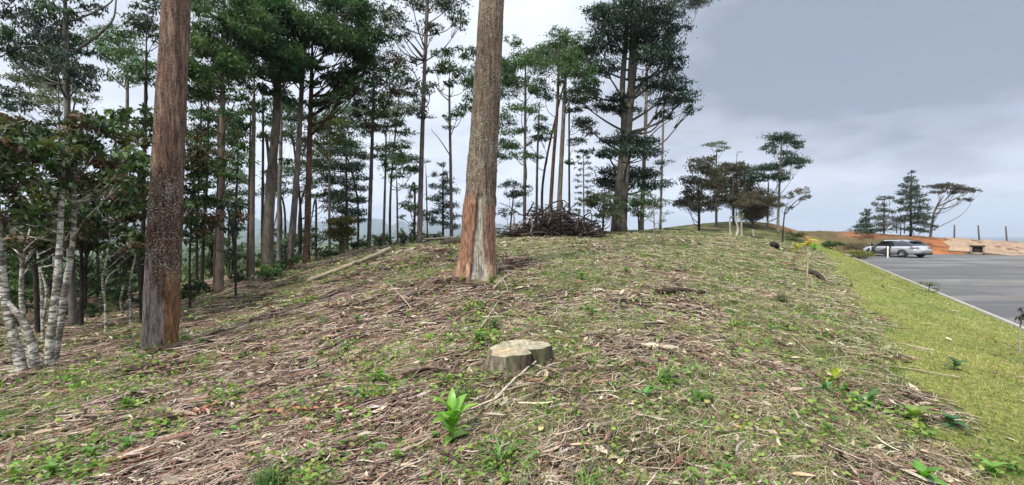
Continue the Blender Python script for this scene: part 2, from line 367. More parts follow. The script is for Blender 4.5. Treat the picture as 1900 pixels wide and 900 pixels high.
# track climbing the far bank
c0 = [(43.3, 42.0), (51, 49), (62, 57), (77, 66), (92, 76), (112, 90)]; cl = smooth_path([(a, c, 0) for a, c in c0], 70)[:, :2]
tg = np.gradient(cl, axis=0); tg /= np.linalg.norm(tg, axis=1, keepdims=True); nn_ = np.stack([tg[:, 1], -tg[:, 0]], 1)
wd = 2.6+4.0*ss(np.linspace(0, 1, 70), 0, .45); V = []
for k in range(70):
    for t in np.linspace(-1, 1, 30):
        V.append(cl[k]+nn_[k]*t*wd[k]+nn_[k]*.25*sin(k*.9)*abs(t))
V = np.array(V); z = H(V[:, 0], V[:, 1])+.05; i, j = np.meshgrid(np.arange(69), np.arange(29), indexing='ij')
Q = np.stack([i*30+j, i*30+j+1, (i+1)*30+j+1, (i+1)*30+j], -1).reshape(-1, 4)
tt = np.tile(np.linspace(-1, 1, 30), 70); rut = (np.exp(-((tt-.35)/.07)**2)+np.exp(-((tt+.35)/.07)**2)+.8*np.exp(-((tt-.8)/.06)**2))*ss(fbm(V[:, 0], V[:, 1], .3, 3, 3), .3, .6)
TC = np.array([.29, .205, .14])[None]*(1-.6*rut[:, None])*(1+.5*(fbm(V[:, 0], V[:, 1], .5, 4, 8)[:, None]-.5))
tag(add_mesh('dirt_track', np.c_[V, z-.03*rut], Q, None, TC, mat_attr('track_soil', .95, 4., .3, .4, .05, .1), smooth=True), kind='structure')
# ------------------------------------------------------------------ mountains and far wood
def ridge(name, dist, az0, az1, tops, base, seed, amp, colr):
    n = 220; a = np.radians(np.linspace(az0, az1, n)); V = []; rows = 14
    for r in range(rows):
        t = r/(rows-1); d = dist*(1-.35*(1-t)); top = tops[0]+(tops[1]-tops[0])*fbm(a*seed*3+seed, a*0+seed, 6., 5, seed)
        zz_ = base+(top-base)*t**1.3+amp*(fbm(a*90, np.full(n, t*6.), 1., 4, seed+3)-.5)*(1-t)*t*4
        V.append(np.stack([d*np.sin(a), d*np.cos(a), zz_], 1))
    V.append(np.stack([dist*1.3*np.sin(a), dist*1.3*np.cos(a), np.full(n, base)], 1)); V = np.concatenate(V); rows += 1
    i, j = np.meshgrid(np.arange(rows-1), np.arange(n-1), indexing='ij'); Q = np.stack([i*n+j, i*n+j+1, (i+1)*n+j+1, (i+1)*n+j], -1).reshape(-1, 4)
    m = mat_plain(name+'_cover', colr, .95, spec=.1, nscale=.01, namp=.4)
    tag(add_mesh(name, V, Q, mat=m, smooth=True), kind='structure')
ridge('mountains', 4200, -66, 8, (20, 150), -80, 3, 60, (.04, .06, .04))
ridge('near_hills', 2300, -66, 0, (-60, 40), -80, 7, 30, (.045, .07, .03))
# ------------------------------------------------------------------ foliage
G_EUC = (.050, .082, .034); G_DARK = (.030, .056, .030); G_OLIVE = (.085, .095, .032); G_BROWN = (.075, .046, .030); G_PALE = (.12, .15, .08)
G_DUST = (.060, .080, .055); G_MID = (.05, .095, .03)
def leaves(acc, c, r, n, L, W, col, droop=.35, spray=20, fl=1.):
    """n leaves gathered in sprays through a flattened, uneven ellipsoid"""
    n = int(max(n, 12)); ns = max(4, n//spray)
    d = R.normal(size=(ns, 3)); d /= np.linalg.norm(d, axis=1, keepdims=True); rad_ = R.uniform(.25, 1.08, (ns, 1))**.6
    S = d*rad_*r; S[:, 2] = np.where(S[:, 2] < 0, S[:, 2]*.6, S[:, 2])
    ro = R.uniform(.09, .25, (ns, 1)); tint = R.uniform(.6, 1.45, ns)
    warm = R.uniform(-1, 1, ns)
    k = R.randint(0, ns, n)
    C = c+S[k]+R.normal(size=(n, 3))*ro[k]*np.array([r[0], r[1], r[2]*.8*fl])
    a = R.normal(size=(n, 3)); a[:, 2] -= droop*1.6; a /= np.linalg.norm(a, axis=1, keepdims=True)
    u = np.array([0, 0, 1.])+R.normal(size=(n, 3))*.75; s = np.cross(a, u); s /= np.linalg.norm(s, axis=1, keepdims=True)+1e-9
    l = L*R.uniform(.6, 1.3, (n, 1)); w_ = W*R.uniform(.7, 1.3, (n, 1)); nm = np.cross(s, a)
    V = np.stack([C, C+a*l*.45+s*w_*.5+nm*w_*.12, C+a*l, C+a*l*.45-s*w_*.5+nm*w_*.12], 1).reshape(-1, 3)
    Q = np.arange(n*4).reshape(-1, 4)
    cc_ = np.asarray(col)*(tint[k]*R.uniform(.75, 1.3, n))[:, None]; cc_ = cc_*(1+np.stack([warm[k]*.16, warm[k]*.03, -warm[k]*.1], 1))
    acc.add(V, Q, None, np.clip(np.repeat(cc_, 4, 0), .004, 1))
def fill(u, v, ru, rv, n, cr, cv):
    out = []
    for i in range(n):
        a = R.uniform(0, 2*pi); q = math.sqrt(R.uniform(0, 1)); s = R.uniform(.65, 1.3)
        out.append((u+ru*q*cos(a), v+rv*q*sin(a), cr*s, cv*s))
    return out
def tree(name, label, pts, Y, w0, w1, clumps, col=G_EUC, cov=2.3, leaf=(.16, .05), bark=(.16, .13, .10), bmat=None, droop=.35, depth=.9,
         extra=(), group=None, cat='tree', blimb=.33, cols=None, rise=.75, gs_=None, fl=1.):
    b0 = at(pts[0][0], pts[0][1], Y); zb = hz(b0[0], b0[1])
    root = thing(name, (b0[0], b0[1], zb), label, cat, group)
    P3 = [at(u, v, Y) for u, v in pts]; P3[0] = np.array([b0[0], b0[1], min(zb-.12, P3[0][2])]); P3 = np.array(P3)
    if len(P3) == 2: P3 = np.array([P3[0], (P3[0]+P3[1])/2+R.uniform(-.04, .04, 3)*[1, 1, 0], P3[1]])
    path = smooth_path(P3, 26); tr = np.linspace(0, 1, 26)
    m = Y/F/2; rad_ = (w0+(w1-w0)*tr)*m*.88*(1-.62*ss(tr, .8, 1.)); rad_[0] *= 1.35; rad_[1] *= 1.12
    wob = 1+.07*R.uniform(-1, 1, 26); ac = Acc(); bark = np.array(bark)*(1. if cat == 'sapling' else .62)
    V, Q, T = tubes(path[None], (rad_*wob)[None], 12)
    cv_ = bark*(1+.35*(fbm(V[:, 0]*3, V[:, 2]*.8, 1., 3, int(abs(pts[0][0])) % 97)[:, None]-.5)*2)
    ac.add(V, Q, T, np.clip(cv_, .01, 1))
    lf = Acc(); g_s = gs_ or (1.1 if Y < 29 else 1.2)
    for ci, (u, v, ru, rv) in enumerate(clumps):
        ru *= g_s; rv *= g_s
        rx, rz = ru*Y/F, rv*Y/F
        c = at(u, v, Y); c[1] += R.uniform(-1, 1)*depth*min(rx*2+.4, 2.4)*(Y/25+.2)
        c = at(u, v, c[1])
        hd = np.hypot(*(c[:2]-path[-1][:2])); zt = c[2]-rise*np.min(np.hypot(path[:, 0]-c[0], path[:, 1]-c[1]))-.25*rz
        i0 = int(np.argmin(np.abs(path[:, 2]-zt))); i0 = min(max(i0, 4), 25); s = path[i0]
        br = max(min(rad_[i0]*blimb+.004, .02+.10*rx), .35*Y/F)
        mid = (s+c)/2+np.array([0, 0, -.1*np.linalg.norm(c-s)])+R.normal(size=3)*.06*np.linalg.norm(c-s)
        tube(ac, [s, mid, c+[0, 0, -rz*.2]], [br, br*.65, br*.3], 5, 8, bark*.85)
        for k in range(4):
            e = c+R.uniform(-1, 1, 3)*[rx*.85, rx*.85, rz*.6]; q = (mid+c)/2+R.normal(size=3)*.05*rx
            tube(ac, [q, (q+e)/2+[0, 0, -.08*rx], e], [br*.45, br*.3, br*.15], 3, 5, bark*.8)
        apx = pi*ru*rv; lpx = leaf[0]*leaf[1]*.42*(F/Y)**2; n = 1.15*cov*apx/max(lpx, .6)
        cl_ = np.array(cols[ci % len(cols)] if cols else col)*R.uniform(.8, 1.25)
        leaves(lf, c, np.array([rx, min(rx, rz*1.6+.2*rx), rz]), min(n, 9000), leaf[0], leaf[1], cl_, droop, fl=fl)
    for (ep, ew0, ew1) in extra:
        ee = [at(u, v, Y+(dy[0] if dy else 0)) for u, v, *dy in ep]
        if len(ee) == 2: ee = [ee[0], (ee[0]+ee[1])/2, ee[1]]
        tube(ac, ee, [ew0*m, (ew0+ew1)*.5*m, ew1*m], 9, 20, bark)
    ac.build('trunk', bmat or M_bark, root, smooth=True)
    if lf.V: lf.build('crown', M_leaf, root)
    return root
# ------------------------------------------------------------------ the two big trunks
def hero(label, pts, Y, wv, colf, seed, clumps, col, geo=None):
    b0 = at(pts[0][0], pts[0][1], Y); zb = hz(b0[0], b0[1]); root = thing('large_tree', (b0[0], b0[1], zb), label, 'tree')
    P3 = np.array([at(u, v, Y) for u, v in pts]); P3[0, 2] = zb-.25
    zs = np.r_[np.arange(zb-.25, zb+4.2, .03), np.arange(zb+4.2, P3[-1, 2], .18)]
    cx = np.interp(zs, P3[:, 2], P3[:, 0]); cy = np.full_like(zs, Y)
    vv = np.array([v for v, _ in wv]); ww = np.array([q for _, q in wv]); hv = np.array([at(950, v, Y)[2] for v in vv])
    o = np.argsort(hv); r = np.interp(zs, hv[o], ww[o])*Y/F/2
    S = 132; a = np.linspace(-pi, pi, S, endpoint=False); AA, ZZ = np.meshgrid(a, zs); h = ZZ-zb
    view = math.atan2(b0[0], b0[1]); RR = r[:, None]*np.ones_like(AA)
    fl = np.exp(-np.clip(h, 0, 9)/.28)
    RR = RR*(1+fl*(.08+.10*np.sin(AA*5+seed)+.06*np.sin(AA*9+seed*2)))
    per = lambda f, g_, sd: fbm(np.cos(AA)*f+40, np.sin(AA)*f+40+h*g_, 1., 4, sd)
    pl_ = per(6., 2.2, seed+5); RR = RR*(1+.12*(per(2., .8, seed)-.5)+.10*(per(7., 1.4, seed+1)-.5)+.06*(per(22., 5., seed+2)-.5)-.035*ss(pl_, .52, .55)+.03*ss(pl_, .40, .385))
    if geo: RR = RR+geo(AA, h)
    # a=0 faces the viewer, positive to the viewer's right
    dx = np.sin(AA)*cos(view)-np.cos(AA)*sin(view); dy = -np.cos(AA)*cos(view)-np.sin(AA)*sin(view)
    V = np.stack([cx[:, None]+RR*dx, cy[:, None]+RR*dy, ZZ], -1).reshape(-1, 3)
    n = len(zs); i, j = np.meshgrid(np.arange(n-1), np.arange(S), indexing='ij'); j2 = (j+1) % S
    Q = np.stack([i*S+j, i*S+j2, (i+1)*S+j2, (i+1)*S+j], -1).reshape(-1, 4)
    C, fk = colf(AA, h, per)
    t = add_mesh('trunk', V, Q, None, C.reshape(-1, 3), M_hero, root, smooth=True); add_fac(t, 'Fleck', fk.ravel())
    ac = Acc(); lf = Acc(); top = P3[-1]
    for (u, v, ru, rv) in clumps:
        c = at(u, v, Y+R.uniform(-1.5, 1.5)); rx, rz = ru*Y/F, rv*Y/F
        s0 = np.array([np.interp(c[2]-1.2, P3[:, 2], P3[:, 0]), Y, min(c[2]-1.2, top[2])])
        tube(ac, [s0, (s0+c)/2-[0, 0, .2], c], [.06, .04, .015], 6, 9, (.13, .09, .07))
        leaves(lf, c, np.array([rx, rx, rz]), 500, .13, .035, col, .9)
    if ac.V: ac.build('branches', M_bark, root, smooth=True); lf.build('crown', M_leaf, root)
    return root
def mixc(c, d, f): return c*(1-f[..., None])+np.array(d)*f[..., None]
def col_left(A, h, per):
    n = per(4., 2., 50); s = np.sin(A)
    C = np.ones(A.shape+(3,))*np.array([.085, .045, .030])*(1+.7*(n[..., None]-.5))
    up = ss(h, 2.1, 3.3); C = mixc(C, (.135, .078, .055), up*(.75+.25*n))
    pal = ss(n, .55, .66)*up; C = mixc(C, (.23, .155, .115), pal*.7)
    edge = .95+.35*(per(3., .8, 52)-.5)*2-.75*(s+.25)
    gr = ss(edge-h, -.12, .12)*ss(-s, -.35, -.15); C = mixc(C, (.23, .185, .165), gr*.9)
    org = ss(1.35+.4*(n-.5)-h, -.1, .2)*ss(s, .02, .2); C = mixc(C, (.20, .10, .045), org*.8)
    o2 = np.exp(-((s-.55)/.25)**2-((h-.62)/.16)**2); C = mixc(C, (.36, .16, .06), np.clip(o2*1.2, 0, 1)*ss(n, .35, .6))
    red = ss(.9-h, 0, .3)*np.exp(-((s-.12-.15*(h-.4))/.12)**2)*ss(per(9., 5., 53), .45, .6); C = mixc(C, (.06, .014, .012), red)
    fk = .25+.75*ss(h, .9, 1.4); fk = fk*(1-.6*up); return C, fk
hero('massive reddish-brown trunk flecked with white, grey and orange at its foot, left',
     [(296, 655), (303, 500), (312, 300), (322, 100), (330, -60), (352, -500), (360, -700)], 7.5, [(655, 54), (560, 53), (400, 52), (200, 48), (0, 44), (-700, 26)],
     col_left, 3, [(300, -620, 180, 60), (430, -560, 160, 60), (340, -720, 150, 70), (520, -700, 120, 50), (200, -730, 120, 50)], G_EUC)
def scar(A, h):
    s = np.sin(A); fr = np.cos(A) > 0; t = np.clip(h/1.75, 0, 1)
    lo = -.36+.22*t+.03*np.sin(h*7); hi = .50-.34*t+.04*np.sin(h*5+1)
    ins = ss(s-lo, 0, .09)*ss(hi-s, 0, .12)*fr*ss(1.72-h, 0, .15); return s, fr, t, lo, hi, ins
def geo_c(A, h):
    s, fr, t, lo, hi, ins = scar(A, h)
    lipl = np.exp(-((s-lo+.10)/.10)**2)*fr*ss(2.0-h, 0, .4); lipr = np.exp(-((s-hi-.12)/.13)**2)*fr*ss(1.7-h, 0, .5)
    return -.055*ins+.035*lipl+.025*lipr+.03*fr*np.exp(-((h-1.45)/.05)**2)*np.exp(-((s+.42)/.2)**2)
def col_c(A, h, per):
    n = per(5., 2., 60); s, fr, t, lo, hi, ins = scar(A, h)
    C = np.ones(A.shape+(3,))*np.array([.125, .088, .062])*(1+.8*(n[..., None]-.5)); C = mixc(C, (.13, .12, .06), ss(n, .55, .7)*.4)
    C = mixc(C, (.22, .12, .09), ss(h, 4, 6)*.3)
    rl = ss(lo-s, -.02, .04)*fr*ss(1.75+.3*(n-.5)-h, 0, .25); C = mixc(C, (.30, .145, .09), rl*(.5+.4*n))
    rr = ss(s-hi, 0, .06)*fr*ss(1.5+.4*(n-.5)-h, 0, .2)*ss(1.05-s, 0, .1); C = mixc(C, (.30, .155, .11), rr*(.4+.5*n))
    bl = ss(.35-h, 0, .2)*ss(n, .4, .6)*fr*(1-ins); C = mixc(C, (.5, .34, .22), bl*.7)
    C = mixc(C, (.36, .315, .26), ins*.95); gs = ins*np.exp(-((s-(lo+hi)/2)/.09)**2)*ss(per(3., 2., 61), .4, .6); C = mixc(C, (.30, .31, .23), gs*.7)
    ed = np.exp(-((s-lo-.015)/.022)**2)*fr*ss(1.95-h, 0, .1)+.6*np.exp(-((s-hi)/.02)**2)*fr*ss(1.5-h, 0, .1); C = mixc(C, (.035, .016, .012), np.clip(ed, 0, 1))
    fk = .85*(1-ins)*(1-.9*rl)*(1-.9*rr)*np.ones_like(h); return C, fk
hero('massive brown trunk whose bark is torn away at the foot, baring pale wood',
     [(884, 514), (888, 420), (896, 280), (905, 140), (913, -10), (922, -300), (930, -600)], 9.5, [(514, 70), (450, 64), (400, 60), (300, 54), (200, 51), (0, 44), (-600, 24)],
     col_c, 11, [(860, -560, 140, 50), (980, -500, 140, 50), (930, -640, 130, 60), (1080, -620, 110, 40), (760, -660, 110, 40)], G_EUC, geo_c)
# ------------------------------------------------------------------ the grove
BR = (.17, .14, .11); RB = (.13, .075, .05); GB = (.22, .19, .155); DB = (.06, .05, .04)
# big dark tree right of the brush pile
cl = [(1150,18,45,20),(1195,12,45,20),(1110,25,28,16),(1235,30,35,15),(1175,45,50,20),(1225,60,35,18),(1128,55,35,18),(1262,50,22,7),(1240,88,30,18),(1210,105,32,20),
      (1250,118,24,18),(1150,85,35,16),(1110,85,30,16),(1085,105,28,16),(1120,125,32,15),(1082,135,22,14),(1222,150,38,18),(1250,160,32,15),(1270,180,26,14),(1280,203,14,9),
      (1238,187,34,13),(1092,165,26,14),(1072,185,18,10),(1128,195,36,14),(1165,205,26,11),(1080,225,18,9),(1148,180,22,10),(1200,70,30,16),
      (1150,258,38,14),(1190,265,34,13),(1168,282,52,14),(1128,285,24,10),(1150,318,42,13),(1188,325,34,13),(1150,340,46,14),(1200,345,22,11),(1120,335,22,9),(1232,215,20,8)]
tree('dark_tree', 'tallest dark bushy tree with stout twin trunk, right of the brush pile', [(1152,431),(1158,330),(1168,200),(1180,70),(1186,-40)], 24, 23, 12, cl, (.022, .042, .026), 3.2,
     (.17, .06), GB, extra=[(([(1140,431),(1150,330),(1158,230),(1155,160),(1166,20)]), 15, 8), ([(1180,60),(1195,10),(1200,-50)], 9, 5), ([(1168,150),(1172,60),(1168,-30)], 8, 5)], depth=.7, gs_=1.0)
tree('slender_tree', 'slim grey tree close behind the right side of the tallest dark bushy tree', [(1190,421),(1195,300),(1199,190),(1200,90)], 28, 9, 6,
     [(1228,340,22,10),(1232,300,14,5),(1215,375,20,9),(1190,170,25,10),(1210,320,16,10)], G_DUST, 1.8, (.15, .05), GB, extra=[([(1198,262),(1225,235),(1262,212)], 3, 1.2), ([(1197,245),(1215,215),(1245,200)], 3, 1)])
# crown above frame to the right of it
tree('slender_tree', 'tall tree whose outermost twigs hang into the top beside the tallest dark tree', [(1225,423),(1230,250),(1236,60),(1240,-60)], 33, 5, 4,
     [(1262,2,26,8),(1290,6,24,7),(1305,-6,22,8),(1260,-30,50,20),(1220,-50,50,20)], G_DARK, 2.2, (.17,.05), GB)
# trunks behind and left of the pile
tree('slender_tree', 'slim straight tree with leafy tiers just right of the torn-bark trunk', [(973,418),(974,300),(975,160),(975,100)], 24, 7.5, 4,
     [(952,78,16,10),(972,112,26,13),(948,125,20,13),(962,150,28,10),(940,150,14,10),(968,200,30,9),(990,165,14,8),(945,245,22,8),(972,243,12,7),(946,272,20,8),(975,290,20,7),(935,215,18,9),(985,205,14,6)], G_MID, 2.4, (.15,.05), BR)
tree('slender_tree', 'slim tree with a small rounded dark tuft on top, behind the brush pile', [(995,420),(997,300),(1001,190)], 25, 5.5, 4,
     [(1003,168,22,10),(1000,152,14,8),(1012,180,16,7),(1003,235,14,5),(998,255,12,6)], G_DARK, 2.6, (.15,.05), BR)
tree('slender_tree', 'leaning tree with flat-topped crown rising out of the left half of the brush pile', [(1018,425),(1026,310),(1034,200),(1037,90)], 23, 9, 5,
     [(1038,62,22,9),(1022,82,22,9),(1010,98,20,8),(1045,80,20,9),(1026,118,16,7),(1035,150,12,6),(1018,245,14,5)], G_MID, 2.3, (.15,.05), RB)
tree('slender_tree', 'sturdy leaning tree with wide crown rising from the middle of the brush pile', [(1035,425),(1040,330),(1045,230),(1050,130),(1056,80)], 22.5, 12, 6,
     [(1066,70,24,10),(1082,92,24,11),(1060,105,26,10),(1076,128,26,10),(1050,138,16,8),(1086,150,24,10),(1068,168,22,8),(1092,178,22,8)], G_MID, 2.6, (.15,.05), BR)
tree('slender_tree', 'thin dark tree with sparse stepped foliage at the right edge of the brush pile', [(1057,422),(1056,300),(1056,160)], 26, 5, 3,
     [(1064,205,18,7),(1082,232,22,8),(1095,245,16,7),(1070,262,20,7),(1090,282,14,5),(1056,300,12,5),(1050,180,18,7)], G_DARK, 2.3, (.15,.05), DB)
tree('ladder_tree', 'skinny pine-like tree with many short level branches, left of the tallest dark tree', [(1084,424),(1083,350),(1083,275)], 27, 3, 1.5,
     [(1083+sx_, v_, 7, 2.6) for v_ in range(280, 400, 11) for sx_ in (-10, 9)], G_DUST, 1.8, (.13,.03), DB, rise=.1)
tree('small_tree', 'low bushy tree filling the gap between brush pile and tallest dark tree', [(1118,430),(1120,390),(1122,350)], 22, 5, 3,
     fill(1115, 378, 32, 26, 13, 17, 8), (.055,.07,.035), 2.0, (.12,.045), DB)
tree('small_tree', 'low spreading tree at the foot of the tallest dark tree, on its right', [(1186,429),(1184,390),(1180,360)], 23, 4, 2,
     fill(1192, 378, 26, 18, 9, 15, 7), G_EUC, 1.8, (.12,.045), DB)
tree('small_tree', 'short airy tree peeping over the left end of the brush pile', [(945,432),(950,390),(955,345)], 22, 4, 2,
     fill(958, 358, 26, 24, 9, 14, 6)+[(940,395,16,8)], (.05,.07,.04), 1.6, (.12,.04), DB)
# trees left of the torn-bark trunk
tree('tall_slim_tree', 'very tall slim tree with forked limbs and feathery tufts, left of the umbrella-crowned one', [(778,432),(782,300),(787,150),(793,0),(796,-80)], 18, 11, 6.5,
     [(712,18,20,12),(728,32,24,13),(718,48,20,9),(745,60,18,8),(738,72,12,6),(770,8,30,10),(806,10,36,12),(790,48,20,8),(805,56,18,6),(838,8,26,14),(850,30,18,12),(855,46,14,8),
      (780,158,18,9),(798,165,16,10),(765,170,16,10),(778,185,14,6),(768,208,24,6),(790,215,18,5),(764,110,14,5),(760,-20,50,14),(830,-20,50,14)], G_DUST, 1.9, (.13,.045), (.19,.15,.13),
     extra=[([(785,105),(765,82),(742,62)], 3, 1.4), ([(785,92),(770,70),(755,55)], 2.6, 1.2), ([(783,170),(768,135),(745,115)], 2.5, 1)])
tree('umbrella_tree', 'slim tree with domed umbrella crown directly left of the torn-bark trunk', [(838,436),(836,300),(834,200),(834,130)], 19, 7.5, 4,
     [(820,100,20,7),(845,98,22,7),(812,128,20,9),(835,122,26,9),(856,134,22,9),(874,150,14,8),(866,105,14,6),(838,155,16,6),(862,202,20,8),(850,212,16,6),(872,182,14,7),(824,218,12,4),(880,95,12,10),(832,235,10,4)],
     G_MID, 2.3, (.14,.05), (.16,.14,.13), extra=[([(836,290),(818,262),(800,240)], 2.4, .8), ([(836,190),(815,170),(805,150)], 2.4, 1)])
tree('small_conifer', 'small grey-green conical tree in front of the umbrella-crowned one', [(822,436),(822,380),(822,300)], 21, 5, 2,
     [(822,305,8,5),(818,322,14,6),(828,335,16,7),(812,345,18,7),(832,355,20,8),(810,368,20,8),(830,380,24,8),(812,392,22,8),(834,402,20,8),(816,414,20,7),(838,420,14,6),(800,405,12,6)], G_DUST, 2.2, (.11,.035), DB, rise=.2)
tree('thin_tree', 'threadlike bare stem between the very tall slim tree and the small conical one', [(793,434),(792,380),(790,305)], 20, 3.5, 2, [(786,300,12,4),(798,325,10,3)], G_DUST, 1.4, (.1,.03), DB)
tree('thin_tree', 'thin tree with flat layered sprays left of the very tall slim one', [(738,446),(737,380),(736,325)], 21, 5, 3,
     [(735,300,24,7),(752,292,20,7),(768,310,18,6),(748,318,26,7),(730,326,16,6),(762,345,16,5),(745,275,18,5),(775,352,14,5),(720,312,14,5)], G_MID, 1.9, (.13,.045), GB)
tree('thin_tree', 'thin tree with three stacked flat leaf tiers, between thicker trunk and flat-sprayed neighbour', [(711,452),(714,360),(716,280),(716,225)], 20, 6, 3,
     [(722,232,24,7),(745,246,22,7),(708,240,18,6),(706,276,18,8),(726,270,16,6),(700,292,16,6),(728,212,20,7),(714,305,12,4),(740,225,16,6)], G_MID, 2.2, (.13,.045), BR)
tree('slender_tree', 'straight dark trunk with a purple-brown tinged crown in the middle of the grove', [(684,464),(688,340),(692,220),(694,150),(695,110)], 18, 9.5, 5,
     [(690,180,26,12),(672,190,22,11),(712,190,20,11),(700,150,26,12),(724,108,26,11),(742,120,22,9),(735,138,22,9),(755,150,16,7),(702,212,24,9),(685,235,20,8),(728,170,18,9),(668,215,20,8),(705,128,18,10)],
     G_MID, 2.6, (.14,.05), (.13,.11,.10), cols=[G_MID, G_DARK, G_MID, (.07,.055,.045), (.075,.055,.05), (.07,.06,.05)])
tree('ivy_clad_tree', 'stubby trunk clad in a squared brownish-green ball of climber, middle of the grove', [(634,482),(634,445),(633,400)], 17, 13, 9,
     [(622,412,16,9),(642,410,17,9),(632,425,20,11),(620,434,12,9),(646,432,14,10),(632,442,17,8)], (.10,.085,.03), 4.2, (.07,.035), (.12,.11,.06), depth=.2)
tree('dark_conifer', 'dense blackish-green conical tree behind the ivy-clad stub', [(643,470),(643,380),(642,250)], 22, 8, 3,
     [(640,262,18,8),(628,282,24,9),(655,285,22,9),(665,305,18,7),(622,308,22,8),(645,312,26,10),(668,330,20,7),(630,335,28,10),(655,348,26,9),(618,358,22,8),(642,368,30,10),(668,372,16,7),
      (630,388,26,9),(655,395,22,9),(642,408,26,8),(668,408,12,5),(610,330,16,6),(676,292,14,5)], (.022,.042,.022), 3.0, (.12,.04), DB, rise=.2)
tree('thin_tree', 'narrow pale stem just left of the ivy-clad stub, under olive leaves', [(612,474),(611,380),(612,240)], 19, 6, 4, [(600,240,26,9),(625,225,24,9),(612,262,22,8),(598,285,18,7),(635,250,18,7),(590,262,16,7)], G_OLIVE, 2.2, (.12,.045), GB)
tree('big_crowned_tree', 'reddish straight trunk with mossy foot under the broadest dark crown of the grove', [(568,492),(571,400),(574,280),(578,150),(580,60)], 16, 14, 7,
     fill(632, 55, 62, 52, 20, 27, 15)+fill(660, 120, 30, 40, 8, 22, 12)+fill(620, 165, 45, 30, 9, 22, 11)+[(640,-15,50,20),(600,-15,50,20),(690,60,16,10),(680,150,18,10)], (.034,.066,.028), 3.0, (.14,.05), RB)
tree('big_crowned_tree', 'grey trunk leaning right with moss at its foot, just left of the reddish straight trunk', [(536,494),(545,400),(553,290),(560,160),(567,40)], 16, 14, 7,
     fill(562, 45, 48, 42, 12, 26, 14)+fill(555, 135, 42, 32, 8, 22, 11)+[(545,190,20,8),(590,195,18,8),(575,-15,50,18)], (.038,.072,.028), 2.9, (.14,.05), GB,
     extra=[([(548,350),(575,245),(612,238)], 3, 1.5)])
tree('thin_tree', 'slim pale grey trunk close on the right of the thickest grove trunk', [(517,482),(518,380),(521,270),(522,180)], 18, 9, 6, [(522,175,20,9),(530,300,14,7),(512,215,18,7),(535,250,16,8)], G_EUC, 2.2, (.13,.045), (.26,.24,.21))
tree('big_crowned_tree', 'thickest trunk of the grove, scarred grey-brown with a low side stub', [(496,484),(499,400),(507,290),(514,200),(514,60)], 15.5, 24, 11,
     fill(505, 110, 52, 40, 14, 26, 14)+fill(500, 35, 55, 35, 10, 28, 15)+[(512,178,24,10),(480,165,22,10),(500,-15,50,18)], (.036,.074,.028), 3.0, (.14,.05), (.20,.165,.13),
     extra=[([(503,330),(497,275),(492,245)], 8, 4)])
tree('thin_tree', 'thin dark stem squeezed against the left of the thickest grove trunk', [(487,496),(487,400),(488,280),(488,150)], 17, 6.5, 4, [(480,190,20,9),(494,225,14,7),(478,250,16,6)], G_EUC, 2., (.13,.045), DB)
tree('slender_tree', 'slender speckled grey-brown trunk left of the thickest grove trunk', [(467,520),(468,400),(470,280),(472,150)], 14.5, 11, 7,
     fill(450, 60, 45, 45, 10, 26, 14)+fill(455, 140, 38, 30, 7, 22, 11)+[(468,200,22,10),(452,232,18,8),(478,-10,45,18)], (.04,.078,.030), 2.9, (.14,.05), (.18,.15,.12))
tree('thin_tree', 'thin reddish stem touching the slender speckled trunk on its left', [(459,520),(461,420),(463,330),(465,200)], 15, 6, 4, [(455,205,18,8),(440,250,16,7),(448,370,16,6)], G_EUC, 2., (.13,.045), RB)
tree('big_crowned_tree', 'pale-streaked brown trunk right of the white-flecked massive one, with broad green crown', [(406,532),(409,430),(412,300),(413,170),(412,80)], 13, 16, 8,
     fill(395, 130, 52, 40, 13, 24, 12)+fill(415, 60, 50, 35, 9, 24, 12)+[(370,95,20,10),(440,175,22,9),(385,175,24,9),(430,210,22,8),(378,215,20,8),(425,-5,50,16),(380,20,30,12)], (.045,.085,.030), 2.8, (.13,.047), (.22,.17,.13))
tree('thin_tree', 'dark thin trunk half joined to the left of the pale-streaked brown one', [(398,531),(402,440),(406,330),(405,200)], 13.2, 9, 5,
     [(375,292,26,10),(440,300,26,9),(382,320,22,8),(432,270,24,8),(428,325,20,8),(370,262,20,9)], G_MID, 2.2, (.12,.045), RB)
tree('thin_tree', 'crooked thin dark tree between the white-flecked massive trunk and the pale-streaked one', [(374,532),(377,450),(384,330),(387,180)], 14, 7, 4,
     [(360,285,22,9),(388,252,18,8),(355,330,24,9),(385,345,20,7),(358,372,22,9),(350,250,16,8),(356,215,18,9)], G_MID, 2.1, (.12,.045), DB)
tree('broadleaf_tree', 'young tree with large drooping dark leaves across the trunks right of the massive white-flecked one', [(437,528),(436,470),(425,400),(415,360)], 11.5, 5, 3,
     [(400,375,26,11),(425,402,26,10),(395,412,22,9),(440,380,16,7),(370,395,20,9),(365,425,16,8),(430,425,14,6),(350,350,18,9)], G_DARK, 1.9, (.15,.075), DB, cols=[G_DARK, (.06,.04,.025), (.035,.06,.025)])
